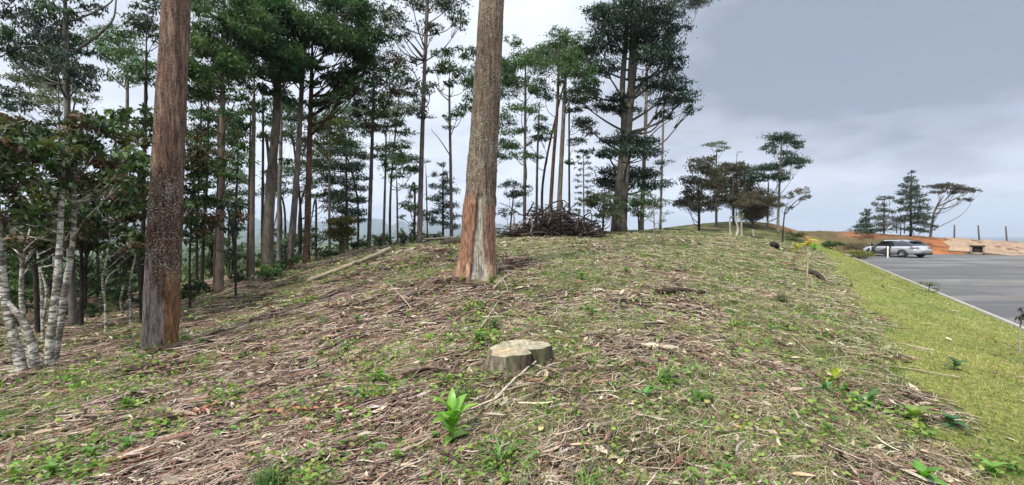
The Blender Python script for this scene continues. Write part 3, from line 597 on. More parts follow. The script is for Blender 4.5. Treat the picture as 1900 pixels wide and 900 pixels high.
# ------------------------------------------------------------------ far left
tree('dark_tree', 'tall tree at the left edge with dark hanging leaves and grey upper trunk', [(137,606),(131,470),(128,300),(124,180),(122,60),(120,-60)], 10.5, 15, 9,
     [(20,22,34,18),(60,40,32,16),(95,20,26,16),(40,72,34,14),(85,65,24,14),(60,105,26,10),(15,92,22,14),(120,35,26,14),(128,75,24,14),(110,105,28,12),(130,130,30,12),(100,140,26,10),(150,155,26,10),
      (160,95,22,9),(10,60,22,16),(95,150,14,6),(30,-15,50,16),(110,-20,50,18),(175,15,24,9),(180,130,14,7)], (.038,.052,.045), 2.2, (.12,.033), (.19,.17,.15), droop=.9,
     extra=[([(140,95),(185,62),(210,35),(216,-5)], 5, 2.5), ([(128,40),(170,25),(205,5),(212,-10)], 4, 2), ([(120,110),(60,85),(0,105),(-20,120)], 3, 1.2)], cols=[(.032,.05,.042), (.038,.052,.048), (.042,.085,.032)])
tree('feathery_tree', 'bright green layered tree behind, between the left-edge tree and the massive white-flecked trunk', [(228,560),(232,400),(236,200),(236,100)], 16, 9, 5,
     [(190,62,28,8),(215,58,28,9),(205,78,30,8),(238,72,26,10),(190,95,28,8),(222,98,32,9),(212,112,20,6),(248,95,24,10),(255,118,24,9),(240,135,30,11),(268,128,24,12),(230,150,26,8),(170,75,18,7)], (.065,.12,.05), 2.3, (.11,.04), GB)
tree('dark_tree', 'dark small-leaved tree whose crown touches the left side of the massive white-flecked trunk high up', [(262,560),(266,400),(270,200),(272,60)], 14, 9, 5,
     [(262,42,28,12),(282,48,22,12),(250,52,20,10),(288,70,18,9),(272,15,22,8),(290,-5,30,12),(275,150,20,9),(385,8,30,12),(370,-6,24,12)], (.045,.062,.04), 2.4, (.12,.04), DB)
tree('feathery_tree', 'grey-green wispy tree reaching left above the brown-leaved saplings', [(112,580),(112,400),(110,240),(108,150)], 15, 8, 4,
     [(22,143,24,5),(50,148,26,6),(85,158,30,8),(115,165,26,8),(70,172,24,6),(150,165,22,8),(130,185,28,8),(95,188,26,6),(165,180,20,7)], (.11,.12,.085), 1.7, (.11,.035), GB)
LC = [(.035,.058,.022), (.065,.042,.024), (.055,.09,.03), (.03,.05,.02), (.06,.065,.025)]
def pale(label, pts, Y, w0, w1, clumps, extra=()):
    return tree('pale_barked_tree', label, pts, Y, w0*.84, w1*.9, clumps, LC[0], 1.45, (.115,.06), (.5,.48,.4), bmat=M_birch, cols=LC, extra=extra, depth=1.0, droop=.5)
pale('thick white-barked tree leaning out past the left edge, nearest of the white-barked clump', [(46,704),(24,620),(8,540),(0,470),(-6,380),(-10,260)], 6.0, 24, 10,
     fill(20, 300, 55, 50, 9, 30, 17)+fill(5, 240, 40, 30, 4, 28, 14)+[(-40,320,50,40)], extra=[([(14,560),(45,600),(60,640),(66,692)], 8, 17)])
pale('straight white-barked tree with dark bands, right half of the white-barked clump', [(88,692),(95,620),(104,540),(110,460),(114,380),(120,280)], 6.1, 21, 8,
     fill(90, 300, 60, 60, 11, 28, 16)+fill(60, 380, 60, 40, 8, 26, 15))
pale('white-barked tree leaning right above the straight one, forked low behind it', [(97,676),(112,600),(122,530),(134,460),(138,380),(142,250)], 6.6, 17, 7,
     fill(190, 290, 62, 62, 16, 27, 15)+fill(170, 215, 55, 22, 7, 22, 11)+[(240,220,22,12),(250,260,24,13)], extra=[([(140,330),(170,300),(205,290)], 4, 2)])
pale('slim white-barked stem between the two thick ones, bending left then upright', [(62,676),(48,620),(40,560),(42,490),(56,430),(70,360)], 7.0, 14, 5,
     fill(60, 425, 58, 30, 8, 24, 13)+fill(30, 470, 40, 20, 3, 18, 10))
pale('pair of thin white stems behind the clump, crossing near the top', [(80,640),(78,560),(74,500),(66,440)], 8.5, 8, 4,
     fill(130, 420, 50, 34, 8, 24, 12), extra=[([(80,600),(86,540),(72,490),(70,470)], 5, 3)])
pale('thin white-stemmed sapling with wide dark leaves, left beside the massive white-flecked trunk', [(196,596),(195,560),(190,520),(200,470),(205,420)], 9.0, 6, 3,
     fill(215, 375, 55, 48, 15, 24, 13)+fill(245, 440, 34, 30, 6, 20, 10), extra=[([(193,540),(200,515),(215,500)], 3, 2)])
pale('short white stem with a curved neighbour, nearest the foot of the massive white-flecked trunk', [(243,585),(241,560),(240,535),(246,500),(255,460)], 9.6, 6, 3,
     fill(250, 330, 35, 55, 10, 22, 12)+fill(350, 395, 26, 40, 5, 20, 10), extra=[([(228,582),(224,560),(226,545),(230,528)], 5, 3)])
tree('broadleaf_tree', 'dark leafy tree filling the shade behind the white-barked clump', [(158,586),(158,520),(160,440),(150,360)], 12.5, 8, 4,
     fill(60, 440, 75, 45, 15, 32, 16)+fill(170, 430, 60, 50, 13, 30, 15)+fill(250, 470, 40, 28, 6, 24, 12), (.028,.042,.02), 1.5, (.12,.06), DB)
tree('broadleaf_tree', 'bushy brown-tinged young tree crowded against the massive white-flecked trunk, at mid height', [(262,575),(258,500),(250,420),(240,300)], 9.6, 6, 3,
     fill(240, 240, 42, 40, 12, 26, 15)+fill(225, 320, 60, 55, 16, 26, 15)+fill(265, 400, 40, 60, 10, 24, 14), LC[1], 1.35, (.11,.055), DB, cols=LC)
tree('broadleaf_tree', 'dense dark leafy tree rising behind the left edge clump, brownish at the top', [(70,610),(66,520),(60,420),(60,260)], 9.0, 9, 4,
     fill(50, 260, 70, 50, 14, 30, 16)+fill(60, 350, 80, 50, 16, 30, 16)+fill(40, 440, 60, 30, 7, 28, 13), LC[0], 1.35, (.11,.055), DB, cols=LC)
tree('broadleaf_tree', 'dark leafy tree filling the space between left white stems and brown-tinged young tree', [(150,600),(152,520),(150,430),(150,320)], 10.2, 8, 4,
     fill(150, 370, 50, 60, 14, 28, 16)+fill(150, 260, 50, 45, 8, 26, 14)+fill(190, 450, 50, 25, 8, 26, 12), LC[3], 1.35, (.11,.055), DB, cols=LC)
tree('broadleaf_tree', 'young tree with brownish broad leaves just right of the massive white-flecked trunk', [(352,545),(352,480),(356,400),(360,300)], 11.0, 5, 3,
     fill(368, 320, 30, 50, 10, 22, 12)+fill(375, 400, 34, 30, 7, 22, 11)+[(350,250,18,12),(352,440,16,10)], LC[0], 2., (.13,.06), DB, cols=[(.05,.05,.022),(.04,.065,.025),(.07,.05,.028)])
for lab, uu, bv, YY, cs, cc2 in [('dark leafy tree deep between the massive flecked trunk and the slender speckled one', 436, 515, 19, fill(400, 255, 60, 50, 16, 22, 10)+fill(400, 400, 60, 40, 9, 18, 8), (.04,.065,.03)),
     ('dark feathery tree deep behind the mossy leaning and reddish straight trunks', 556, 482, 23, fill(585, 210, 60, 28, 11, 22, 9)+fill(600, 330, 40, 50, 8, 18, 8), (.045,.075,.035)),
     ('feathery low tree in the understory left of the slender speckled trunk', 432, 500, 22, fill(432, 450, 30, 30, 10, 15, 7), (.07,.105,.045)),
     ('feathery low tree in the understory behind the thickest grove trunk', 520, 480, 25, fill(518, 440, 30, 26, 9, 14, 6), (.075,.11,.05)),
     ('feathery low tree in the understory behind the reddish straight trunk', 585, 472, 25, fill(588, 435, 28, 24, 9, 14, 6), (.07,.10,.045)),
     ('pale feathery low tree in the understory near the crooked thin tree', 392, 515, 21, fill(385, 465, 32, 34, 11, 16, 8), (.08,.115,.05)),
     ('tangled low tree between the brown-tinged young tree and the far-left stems', 180, 560, 15, fill(190, 500, 60, 36, 15, 20, 9), (.055,.085,.035)),
     ('tangled green low tree at the far left edge, behind the leaning white-barked tree', 15, 580, 13, fill(20, 500, 60, 34, 13, 22, 10), (.06,.095,.035)),
     ('wispy low tree on the crest left of the small conical tree', 768, 440, 25, fill(765, 395, 22, 36, 8, 12, 5), (.06,.085,.05)),
     ('hazy green tree deep behind the pale-streaked brown trunk', 424, 505, 27, fill(432, 330, 34, 60, 12, 20, 9), (.06,.09,.05)),
     ('hazy green tree deep behind the thickest grove trunk', 527, 490, 27, fill(525, 300, 30, 80, 12, 20, 9), (.06,.09,.05)),
     ('deep grove tree with drooping sprays between the two big-crowned trunks', 556, 485, 26, fill(590, 270, 30, 70, 14, 20, 9), (.05,.085,.04)),
     ('deep grove tree behind the dense blackish-green conical one', 662, 470, 28, fill(655, 235, 38, 40, 13, 22, 10), (.045,.08,.04)),
     ('deep leafy tree seen between purple-tinged crown and very tall slim tree', 724, 452, 30, fill(730, 190, 30, 40, 9, 20, 9)+fill(752, 300, 26, 36, 7, 16, 6), (.06,.085,.05)),
     ('deep leafy tree right behind the torn-bark trunk', 906, 445, 27, fill(912, 140, 46, 50, 12, 22, 11)+fill(930, 260, 26, 40, 6, 18, 8), (.05,.085,.04)),
     ('deep grove tree overlapping the crowns above the brush pile', 1008, 425, 29, fill(1025, 105, 44, 30, 12, 22, 10)+fill(990, 240, 20, 60, 5, 14, 6), (.05,.08,.04)),
     ('deep tree with dense foliage behind the left-edge tree', 95, 560, 17, fill(90, 110, 70, 45, 14, 26, 13)+fill(60, 190, 60, 25, 7, 24, 9), (.045,.065,.045)),
     ('deep tree right of the massive white-flecked trunk, high leafy crown', 365, 520, 19, fill(372, 150, 34, 60, 12, 24, 12)+fill(360, 60, 26, 30, 5, 22, 10), (.045,.075,.035))]:
    tree('grove_tree', lab, [(uu,bv),(uu+1,bv-100),(cs[0][0],cs[0][1])], YY, 6, 3, cs, cc2, 2.0, (.14,.05), DB)
# ------------------------------------------------------------------ hillock group and right-hand group
tree('dark_tree', 'black-stemmed brownish tree standing alone, front left of the hillock group', [(1297,433),(1297,390),(1296,330)], 30, 5.5, 3,
     [(1308,297,22,8),(1296,312,20,9),(1316,315,20,9),(1290,335,20,9),(1310,342,24,10),(1278,378,22,8),(1270,372,14,6),(1292,365,22,9),(1312,372,20,8),(1302,386,22,8),(1330,330,18,9),(1284,352,14,6)], (.055,.05,.032), 3., (.16,.065), (.04,.033,.028))
tree('dark_tree', 'rounded brown-green tree in the middle of the hillock group', [(1361,413),(1361,370),(1360,330)], 40, 5, 3,
     [(1342,314,20,9),(1362,310,20,8),(1378,322,18,9),(1345,332,22,9),(1368,338,24,10),(1385,345,14,8),(1350,352,22,9),(1375,360,20,8),(1335,345,16,8),(1358,370,18,6),(1340,372,12,6)], (.052,.048,.03), 3.2, (.19,.08), BR)
tree('dark_tree', 'slim brown-green tree squeezed between the lone black-stemmed tree and the rounded one', [(1330,413),(1330,370),(1332,310)], 37, 3.6, 2,
     [(1332,322,18,8),(1326,345,18,9),(1338,362,18,7),(1325,378,16,6)], (.055,.052,.032), 2.8, (.18,.07), BR)
tree('thin_tree', 'hair-thin tree with one pale flat tuft high above the hillock', [(1328,414),(1328,340),(1330,280),(1331,262)], 38, 3, 2,
     [(1320,269,13,3.2),(1334,266,14,3.2),(1345,273,9,2.6),(1333,280,8,2.5)], G_PALE, 2.2, (.16,.05), GB)
tree('bare_pole_tree', 'leafless spindly stem with tiny forked tip above the rounded hillock tree', [(1366,412),(1366,340),(1367,285)], 39, 2.4, 1.3, [(1370,282,4,1.5)], G_PALE, 1., (.12,.04), BR)
tree('willowy_tree', 'brown weeping bushy tree low in the hillock group', [(1397,416),(1397,390),(1396,355)], 38, 5, 3,
     fill(1398, 375, 28, 22, 13, 16, 9)+[(1402,395,22,12),(1392,402,18,10),(1425,372,16,7),(1440,380,14,5)], (.085,.072,.045), 2.6, (.13,.04), BR, droop=.9)
tree('dark_tree', 'dark flat-crowned tree directly left of the tallest tree on the hillock', [(1424,416),(1425,370),(1426,330)], 37, 4.5, 2.5,
     [(1400,325,16,7),(1415,312,22,7),(1434,310,20,7),(1446,322,14,7),(1405,335,14,5),(1428,328,16,6),(1450,332,12,5)], G_DARK, 2.8, (.16,.055), (.12,.13,.13))
tree('umbrella_tree', 'tallest tree on the hillock, pale slim trunk with dark flat layered crown', [(1443,416),(1446,350),(1449,290),(1452,252)], 36, 5.6, 3,
     [(1452,253,22,6.5),(1438,262,16,6),(1466,262,18,6.5),(1424,273,14,4.5),(1432,281,9,3.5),(1482,272,8,5),(1462,284,14,5),(1472,296,18,7),(1490,300,14,5),(1485,310,9,3.5),(1460,302,12,5),(1448,330,12,5)], G_DARK, 3., (.16,.055), (.26,.24,.21))
tree('blossoming_sapling', 'dark-stemmed young tree with greyish leaves spreading right, in front of the hillock', [(1452,449),(1453,425),(1456,395),(1460,380)], 24, 3.4, 2,
     [(1463,365,10,5),(1478,357,12,5),(1492,354,13,5),(1500,364,10,4),(1488,368,8,3),(1466,386,7,3),(1445,378,10,4)], (.12,.11,.085), 1.7, (.12,.045), DB,
     extra=[([(1456,398),(1475,375),(1495,362)], 2, 1)])
tree('conifer', 'broad dark conical tree, tallest behind the parked car', [(1690,434),(1690,380),(1691,318)], 56, 5, 2,
     [(1691,319,5,3),(1688,330,8,3.5),(1694,337,9,4),(1680,345,10,4),(1698,348,12,4.5),(1686,355,13,5),(1704,360,13,4.5),(1675,358,10,4),(1690,366,15,5),(1710,373,12,4),(1676,374,12,4.5),
      (1700,382,15,5),(1684,388,14,5),(1716,388,11,4),(1708,398,15,5),(1690,402,16,5),(1722,404,10,4),(1676,410,12,4),(1704,412,16,5),(1724,418,12,4),(1712,427,18,4),(1692,424,14,4)], (.042,.062,.045), 2.7, (.22,.09), (.06,.045,.04), rise=.2)
tree('umbrella_tree', 'flat-topped windswept tree leaning right of the conical one behind the car', [(1726,436),(1732,400),(1740,380),(1752,362)], 57, 5, 3,
     [(1735,347,14,4),(1752,344,15,4.5),(1768,347,15,4.5),(1783,350,14,4),(1797,351,13,3.5),(1809,355,8,2.4),(1790,370,14,2),(1742,356,12,3.5),(1775,356,12,3)], (.055,.05,.04), 3., (.24,.09), BR,
     extra=[([(1738,384),(1765,372),(1795,358)], 2.6, 1.2), ([(1736,388),(1765,384),(1785,372)], 2.2, 1)])
tree('airy_tree', 'thin-crowned grey-green tree left of the conical one behind the car', [(1640,434),(1640,400),(1641,365)], 55, 3.2, 1.6,
     [(1636,368,10,4),(1650,366,8,3),(1625,378,7,4),(1644,380,10,3),(1632,390,12,4),(1655,392,12,3),(1640,402,13,4),(1658,406,12,4),(1628,405,9,4),(1648,415,16,5),(1636,425,14,4),(1662,424,10,4)], (.07,.08,.06), 2., (.2,.07), DB)
tree('conifer', 'smallest pointed tree at the left end of the row behind the car', [(1607,434),(1607,410),(1608,386)], 55, 3.4, 1.6,
     [(1608,389,4,3),(1606,397,8,3.5),(1612,404,10,4),(1602,410,10,4),(1612,418,14,4.5),(1598,420,12,4.5),(1590,427,12,4),(1615,428,14,4),(1603,430,14,4)], (.038,.062,.042), 3., (.2,.08), DB, rise=.2)
tree('thin_tree', 'cluster of pale bare stems between the airy and conical trees behind the car', [(1671,434),(1671,425),(1672,412)], 58, 2.2, 1.4, [(1668,408,8,3)], G_DUST, 1.5, (.18,.06), GB,
     extra=[([(1664,433),(1664,422),(1665,414)], 2, 1.2), ([(1678,433),(1678,422),(1677,412)], 2, 1.2)])
# small pale sapling in front of the skyline
tree('birch_sapling', 'whitish leafless-looking sapling on the grass right of the tallest dark tree', [(1216,446),(1214,415),(1211,375)], 17, 4, 2,
     [(1200,383,12,3),(1226,372,12,3),(1236,394,12,3),(1204,400,10,3),(1228,408,9,3),(1192,392,8,2.5),(1216,366,8,2.5)], (.15,.17,.12), .9, (.08,.03), (.36,.33,.27))
for lab, p in [('forked whitish sapling stake left of the others below the hillock', [(1355,446),(1355,430),(1354,404)]), ('crooked whitish sapling with split top below the hillock', [(1366,440),(1369,424),(1366,408),(1372,398)]),
               ('straight pale stake-like sapling, right of the crooked one below the hillock', [(1376,447),(1376,430),(1375,405)]), ('shortest pale stub, rightmost of the stakes below the hillock', [(1398,447),(1398,436),(1397,425)])]:
    tree('pale_sapling', lab, p, 25, 5, 3.2, [(p[-1][0]+2, p[-1][1]-2, 6, 2.5)] if 'stub' not in lab else [], (.12,.14,.08), 1., (.09,.03), (.36,.33,.27), cat='sapling')
# ------------------------------------------------------------------ shrubs behind the crest
def shrub(label, u, v, Y, ru, rv, col, n=7, leaf=(.09,.04), cov=2.4):
    b0 = at(u, v, Y); zb = hz(b0[0], b0[1]); root = thing('shrub', (b0[0], b0[1], zb), label, 'shrub'); a = Acc(); l = Acc(); cz = np.array([b0[0], b0[1], zb])
    for i in range(n):
        c = cz+[R.uniform(-1, 1)*ru*Y/F*.7, R.uniform(-.5, .5)*ru*Y/F, rv*Y/F*R.uniform(.4, 1.5)]
        tube(a, [cz-[0, 0, .05], (cz+c)/2+R.normal(size=3)*.05, c], [.014, .008], 4, 6, (.1, .08, .05))
        rx, rz = ru*Y/F*R.uniform(.3, .55), rv*Y/F*R.uniform(.35, .6); lp = max(leaf[0]*leaf[1]*.42*(F/Y)**2, .6)
        leaves(l, c, np.array([rx, rx, rz]), cov*pi*(rx*F/Y)*(rz*F/Y)/lp, leaf[0], leaf[1], np.array(col)*R.uniform(.75, 1.3), .2)
    a.build('stems', M_bark, root); l.build('foliage', M_leaf, root)
for a_ in [('bright green shrub at the foot of the thickest grove trunk', 500, 520, 13.5, 28, 18, (.055,.11,.03)), ('green shrub around the mossy foot of the grey leaning trunk', 538, 498, 15, 24, 14, (.05,.09,.03)),
           ('low green shrub below the ivy-clad stub', 606, 474, 17, 28, 9, (.05,.08,.03)), ('olive shrub between the stub and the dark straight trunk', 660, 470, 18, 20, 12, (.06,.08,.03)),
           ('round pale green shrub right of the dark straight trunk', 702, 462, 22, 18, 18, (.09,.12,.06)), ('round grey-green shrub left of the very tall slim tree', 757, 450, 22, 18, 18, (.085,.11,.06)),
           ('low green shrub under the small conical tree', 800, 446, 19, 32, 9, (.055,.08,.035)), ('leafy shrub between massive flecked trunk and its right neighbours', 350, 545, 12, 20, 22, (.045,.08,.03)),
           ('dark shrub beside the crooked thin tree', 372, 540, 13, 16, 12, (.03,.05,.02)), ('low shrub left of the slender speckled trunk', 440, 526, 14, 20, 14, (.045,.07,.03)),
           ('low dark shrub in the shade behind the white-barked clump', 150, 590, 12, 40, 16, (.03,.05,.022)), ('broad green shrub far left behind the white stems', 30, 600, 11, 36, 34, (.04,.075,.025)),
           ('green shrub between thin white stems and the massive trunk', 225, 560, 12.5, 30, 26, (.045,.075,.028)), ('yellow-green bush on the ridge left of the car', 1590, 468, 36, 26, 10, (.13,.13,.03)),
           ('dark-leaved bush on the ridge beside the yellow-green one', 1540, 456, 33, 20, 8, (.05,.09,.03)), ('low olive bush on the bank behind the car', 1640, 452, 46, 34, 8, (.08,.085,.035)),
           ('olive scrub on top of the bank left of the orange cut', 1590, 446, 47, 30, 6, (.085,.075,.04)), ('small leafy bush at the foot of the weeping brown tree', 1470, 436, 33, 20, 9, (.075,.09,.04))]:
    shrub(*a_)
# far wood down in the valley, a mass
fw = Acc()
for k in range(430):
    a = radians(R.uniform(-64, 6)); d = math.exp(R.uniform(math.log(32), math.log(520))); x, y = d*sin(a), d*cos(a)
    if y < 24 or x > -4 and d < 60: continue
    z = float(H0(np.array([x]), np.array([y]))[0]); hgt = R.uniform(2.0, 5.5)*(1+.25*(d > 80)); zt = min(z+hgt, EYE+(-.003 if d < 250 else .012)*d-.4) if d < 130 else z+hgt*1.6
    if zt < z+1: continue
    s = (zt-z)/2; base = np.array([(.045,.075,.025), (.035,.06,.025), (.075,.10,.03)][R.randint(3)])*R.uniform(.7, 1.3)
    leaves(fw, np.array([x, y, z+s]), np.array([s*.9, s*.9, s*1.05]), 130 if d > 120 else 420, .28+d*.0022, .16+d*.0014, base, .1, 14)
tag(fw.build('distant_wood', M_leaf), kind='stuff')
# ------------------------------------------------------------------ what covers the ground
def scatter(n, r0, r1, azm=60):
    r = np.exp(R.uniform(math.log(r0), math.log(r1), n)); a = np.radians(R.uniform(-azm, azm, n)); return r*np.sin(a), r*np.cos(a), r
def keep(mask, *a): return [q[mask] for q in a]
STUMP = hit(958, 672); TR1 = hit(295, 655); TR2 = hit(884, 514)
def clear(x, y):
    m = np.ones(len(x), bool)
    for c, rr in ((STUMP, .30), (TR1, .30), (TR2, .36)): m &= np.hypot(x-c[0], y-c[1]) > rr
    return m
def pick(cols, n, var=.3):
    c = np.array(cols)[R.randint(0, len(cols), n)]; return np.clip(c*(1+var*R.uniform(-1, 1, (n, 1)))*(1+.08*R.uniform(-1, 1, (n, 3))), .004, 1)
def strands(x, y, L, rad_, th, lift, col, name, mat, k=4, sides=3, bend=.25, rise=0.):
    n = len(x); t = np.linspace(-.5, .5, k)[None]; bx = R.normal(size=(n, 1))*bend; wz = ss(x, 1.5, -2.)[:, None]; col = np.clip(col*1.18*(1+wz*np.array([-.10, -.17, -.13])), 0, .8)
    px = x[:, None]+L[:, None]*(t*np.cos(th)[:, None]-bx*(t*t*2-.25)*np.sin(th)[:, None]); py = y[:, None]+L[:, None]*(t*np.sin(th)[:, None]+bx*(t*t*2-.25)*np.cos(th)[:, None])
    pz = H(px, py); m = pz.mean(1, keepdims=True); pz = np.maximum(pz, pz*.4+m*.6)+rad_[:, None]*.6+lift[:, None]*(1-4*t*t)+rise*L[:, None]*(t+.5)*R.uniform(0, 1, (n, 1))**2
    V, Q, T = tubes(np.stack([px, py, pz], -1), rad_[:, None]*np.linspace(1.1, .6, k)[None], sides)
    return tag(add_mesh(name, V, Q, None, np.repeat(col, k*sides, 0), mat), kind='stuff')
def align(x, y, n):
    d = np.where(R.rand(n) < .55, .55+.35*R.normal(size=n), R.uniform(0, pi, n)); return np.where(x < 2, d, np.where(R.rand(n) < .3, 2.2+.4*R.normal(size=n), R.uniform(0, pi, n)))
# twigs
x, y, r = scatter(30000, 1.7, 24); m = (R.rand(len(x)) > grassm(x, y)*1.0) & (kx(y)-x > 3.) & clear(x, y) & (R.rand(len(x)) < np.clip(1.15-.6*green(x, y), 0, 1)); x, y, r = keep(m, x, y, r)
n = len(x); strands(x, y, R.uniform(.07, .36, n)*(r/4)**.3*(1+1.2*(R.rand(n) < .06)), R.uniform(.0013, .0052, n)*(r/4)**.6, align(x, y, n), R.uniform(0, .025, n),
   pick([(.44, .37, .28), (.34, .28, .21), (.22, .17, .125), (.14, .09, .06), (.10, .06, .045), (.36, .30, .23), (.26, .15, .10)], n), 'fallen_twigs', M_litter)
# dry straw
x, y, r = scatter(75000, 1.7, 30); g_ = green(x, y); m = (R.rand(len(x)) > grassm(x, y)*.93) & (kx(y)-x > .3) & clear(x, y) & (R.rand(len(x)) < (.35+.65*np.maximum(ss(fbm(x-7, y+3, 1.1, 4, 62), .38, .55), .25*(x > 1)))*np.where(x < 0, .72, 1.)); x, y, r = keep(m, x, y, r)
n = len(x); strands(x, y, R.uniform(.06, .24, n)*(r/4)**.3, R.uniform(.0008, .002, n)*(r/4)**.75, np.where(R.rand(n) < .35, align(x, y, n), R.uniform(0, pi, n)), R.uniform(0, .045, n),
   pick([(.50, .43, .30), (.38, .31, .21), (.24, .18, .12), (.54, .48, .33), (.17, .12, .085)], n), 'dry_straw', M_litter, k=4, bend=.7)
# broad peeled strips and coarse bark, drifted
def drift(x, y): return ss(fbm(x+11, y-4, .9, 4, 61), .40, .58)
def ribbons(x, y, L, W, th, col, name, mat, k=5):
    n = len(x); t = np.linspace(-.5, .5, k)[None]; bx = R.normal(size=(n, 1))*.15
    px = x[:, None]+L[:, None]*(t*np.cos(th)[:, None]-bx*(t*t*2)*np.sin(th)[:, None]); py = y[:, None]+L[:, None]*(t*np.sin(th)[:, None]+bx*(t*t*2)*np.cos(th)[:, None])
    pz = H(px, py); pz = .5*pz+.5*pz.mean(1, keepdims=True)+.012+R.uniform(0, .03, (n, 1)); s = np.stack([-np.sin(th), np.cos(th), R.normal(size=n)*.5], 1)[:, None]*(W[:, None]*np.array([.35, .8, 1, .85, .3])[None]*.5)[..., None]
    c = np.stack([px, py, pz], -1); m = c+np.array([0, 0, 1.])*(W*.22)[:, None, None]; V = np.stack([c-s, m, c+s], 2).reshape(-1, 3)
    i = np.arange(n)[:, None]*k*3; Q = np.concatenate([i+[[3*j+a, 3*j+a+1, 3*j+a+4, 3*j+a+3]] for j in range(k-1) for a in (0, 1)])
    return tag(add_mesh(name, V, Q, None, np.repeat(col, k*3, 0), mat), kind='stuff')
x, y, r = scatter(13000, 1.8, 24); m = (R.rand(len(x)) < .3+.7*drift(x, y)*ss(-x, -4, 1)) & (grassm(x, y) < .2) & (kx(y)-x > 3.6) & clear(x, y) & (x < 3+R.rand(len(x))*3); x, y, r = keep(m, x, y, r); n = len(x)
ribbons(x, y, R.uniform(.06, .32, n)*(r/4)**.3, R.uniform(.008, .024, n)*(r/4)**.4, align(x, y, n), pick([(.21, .115, .075), (.14, .07, .05), (.29, .215, .155), (.085, .055, .042), (.38, .32, .25), (.19, .135, .10), (.06, .038, .03), (.11, .08, .06)], n), 'bark_litter', M_litter)
# fallen leaves and bark chips
def chips(x, y, L, W, col, name, mat, tilt=.5, stand=0.):
    n = len(x); th = R.uniform(0, 2*pi, n); t = np.stack([np.cos(th), np.sin(th), R.normal(size=n)*tilt*.5+stand], 1); t /= np.linalg.norm(t, axis=1, keepdims=True)
    up = np.array([0, 0, 1.])+R.normal(size=(n, 3))*tilt; s = np.cross(t, up); s /= np.linalg.norm(s, axis=1, keepdims=True)+1e-9; nm = np.cross(s, t)
    c = np.stack([x, y, H(x, y)+.006+L*.12*R.rand(n)], 1); l = L[:, None]; w_ = W[:, None]; cu = R.uniform(-.12, .3, (n, 1))*l; fo = R.uniform(.0, .3, (n, 1))*w_
    V = np.stack([c-t*l*.5+nm*cu*.6, c-t*l*.12+s*w_*.5+nm*fo, c-t*l*.12-s*w_*.5+nm*fo, c+t*l*.2+s*w_*.4+nm*fo, c+t*l*.2-s*w_*.4+nm*fo, c+t*l*.5+nm*cu, c-t*l*.12, c+t*l*.2], 1).reshape(-1, 3)
    b_ = np.arange(n)[:, None]*8; Q = np.concatenate([b_+[[1, 3, 7, 6]], b_+[[6, 7, 4, 2]]]); T = np.concatenate([b_+[[0, 1, 6]], b_+[[0, 6, 2]], b_+[[3, 5, 7]], b_+[[7, 5, 4]]])
    return add_mesh(name, V, Q, T, np.repeat(col, 8, 0), mat)
x, y, r = scatter(46000, 1.7, 26); m = (R.rand(len(x)) > grassm(x, y)*.97) & (kx(y)-x > .3) & clear(x, y) & (R.rand(len(x)) < np.clip(.45+.75*drift(x, y)-.4*green(x, y), 0, 1)); x, y, r = keep(m, x, y, r); n = len(x)
L = R.uniform(.025, .105, n)*(r/4)**.4*(1+.7*(R.rand(n) < .08))
tag(chips(x, y, L, L*R.uniform(.18, .4, n), pick([(.46, .39, .28), (.40, .34, .25), (.28, .215, .145), (.17, .11, .075), (.10, .065, .045), (.33, .26, .18), (.23, .155, .105), (.07, .045, .034), (.18, .11, .075), (.13, .10, .07)], n), 'leaf_litter', M_litter), kind='stuff')
# grass
def blades(x, y, L, W, col, name, mat, lean=.8, k=3):
    n = len(x); th = R.uniform(0, 2*pi, n); s = np.stack([-np.sin(th), np.cos(th), 0*th], 1); z = H(x, y)-.005
    ln = R.uniform(.25, 1., n)*lean; V = []
    for j in range(k+1):
        t = j/k; out = L*(ln*t**1.6); up = L*t*np.sqrt(np.clip(1-(ln*.8*t)**2, .08, 1))*(1-.35*t*ln)
        c = np.stack([x+out*np.cos(th), y+out*np.sin(th), z+up], 1); w_ = (W*(1-t)**.7*.5+W*.04)[:, None]; V += [c-s*w_, c+s*w_]
    V = np.stack(V, 1).reshape(-1, 3); b_ = np.arange(n)[:, None]*(2*k+2); Q = np.concatenate([b_+[[2*j, 2*j+1, 2*j+3, 2*j+2]] for j in range(k)])
    return add_mesh(name, V, Q, None, np.repeat(col, 2*k+2, 0), mat)
x, y, r = scatter(150000, 1.7, 34); g_ = green(x, y); m = (R.rand(len(x)) < g_*(1-grassm(x, y))*np.where(x > 0, 1, .6)+.06) & (kx(y)-x > 2.) & clear(x, y); x, y, r = keep(m, x, y, r); n = len(x)
tag(blades(x, y, R.uniform(.03, .10, n)*(r/4)**.25, R.uniform(.003, .007, n)*(r/4)**.65, pick([(.13, .24, .045), (.18, .27, .06), (.26, .28, .09), (.09, .18, .035), (.34, .32, .15)], n), 'rough_grass', M_grass, 1.0), kind='stuff')
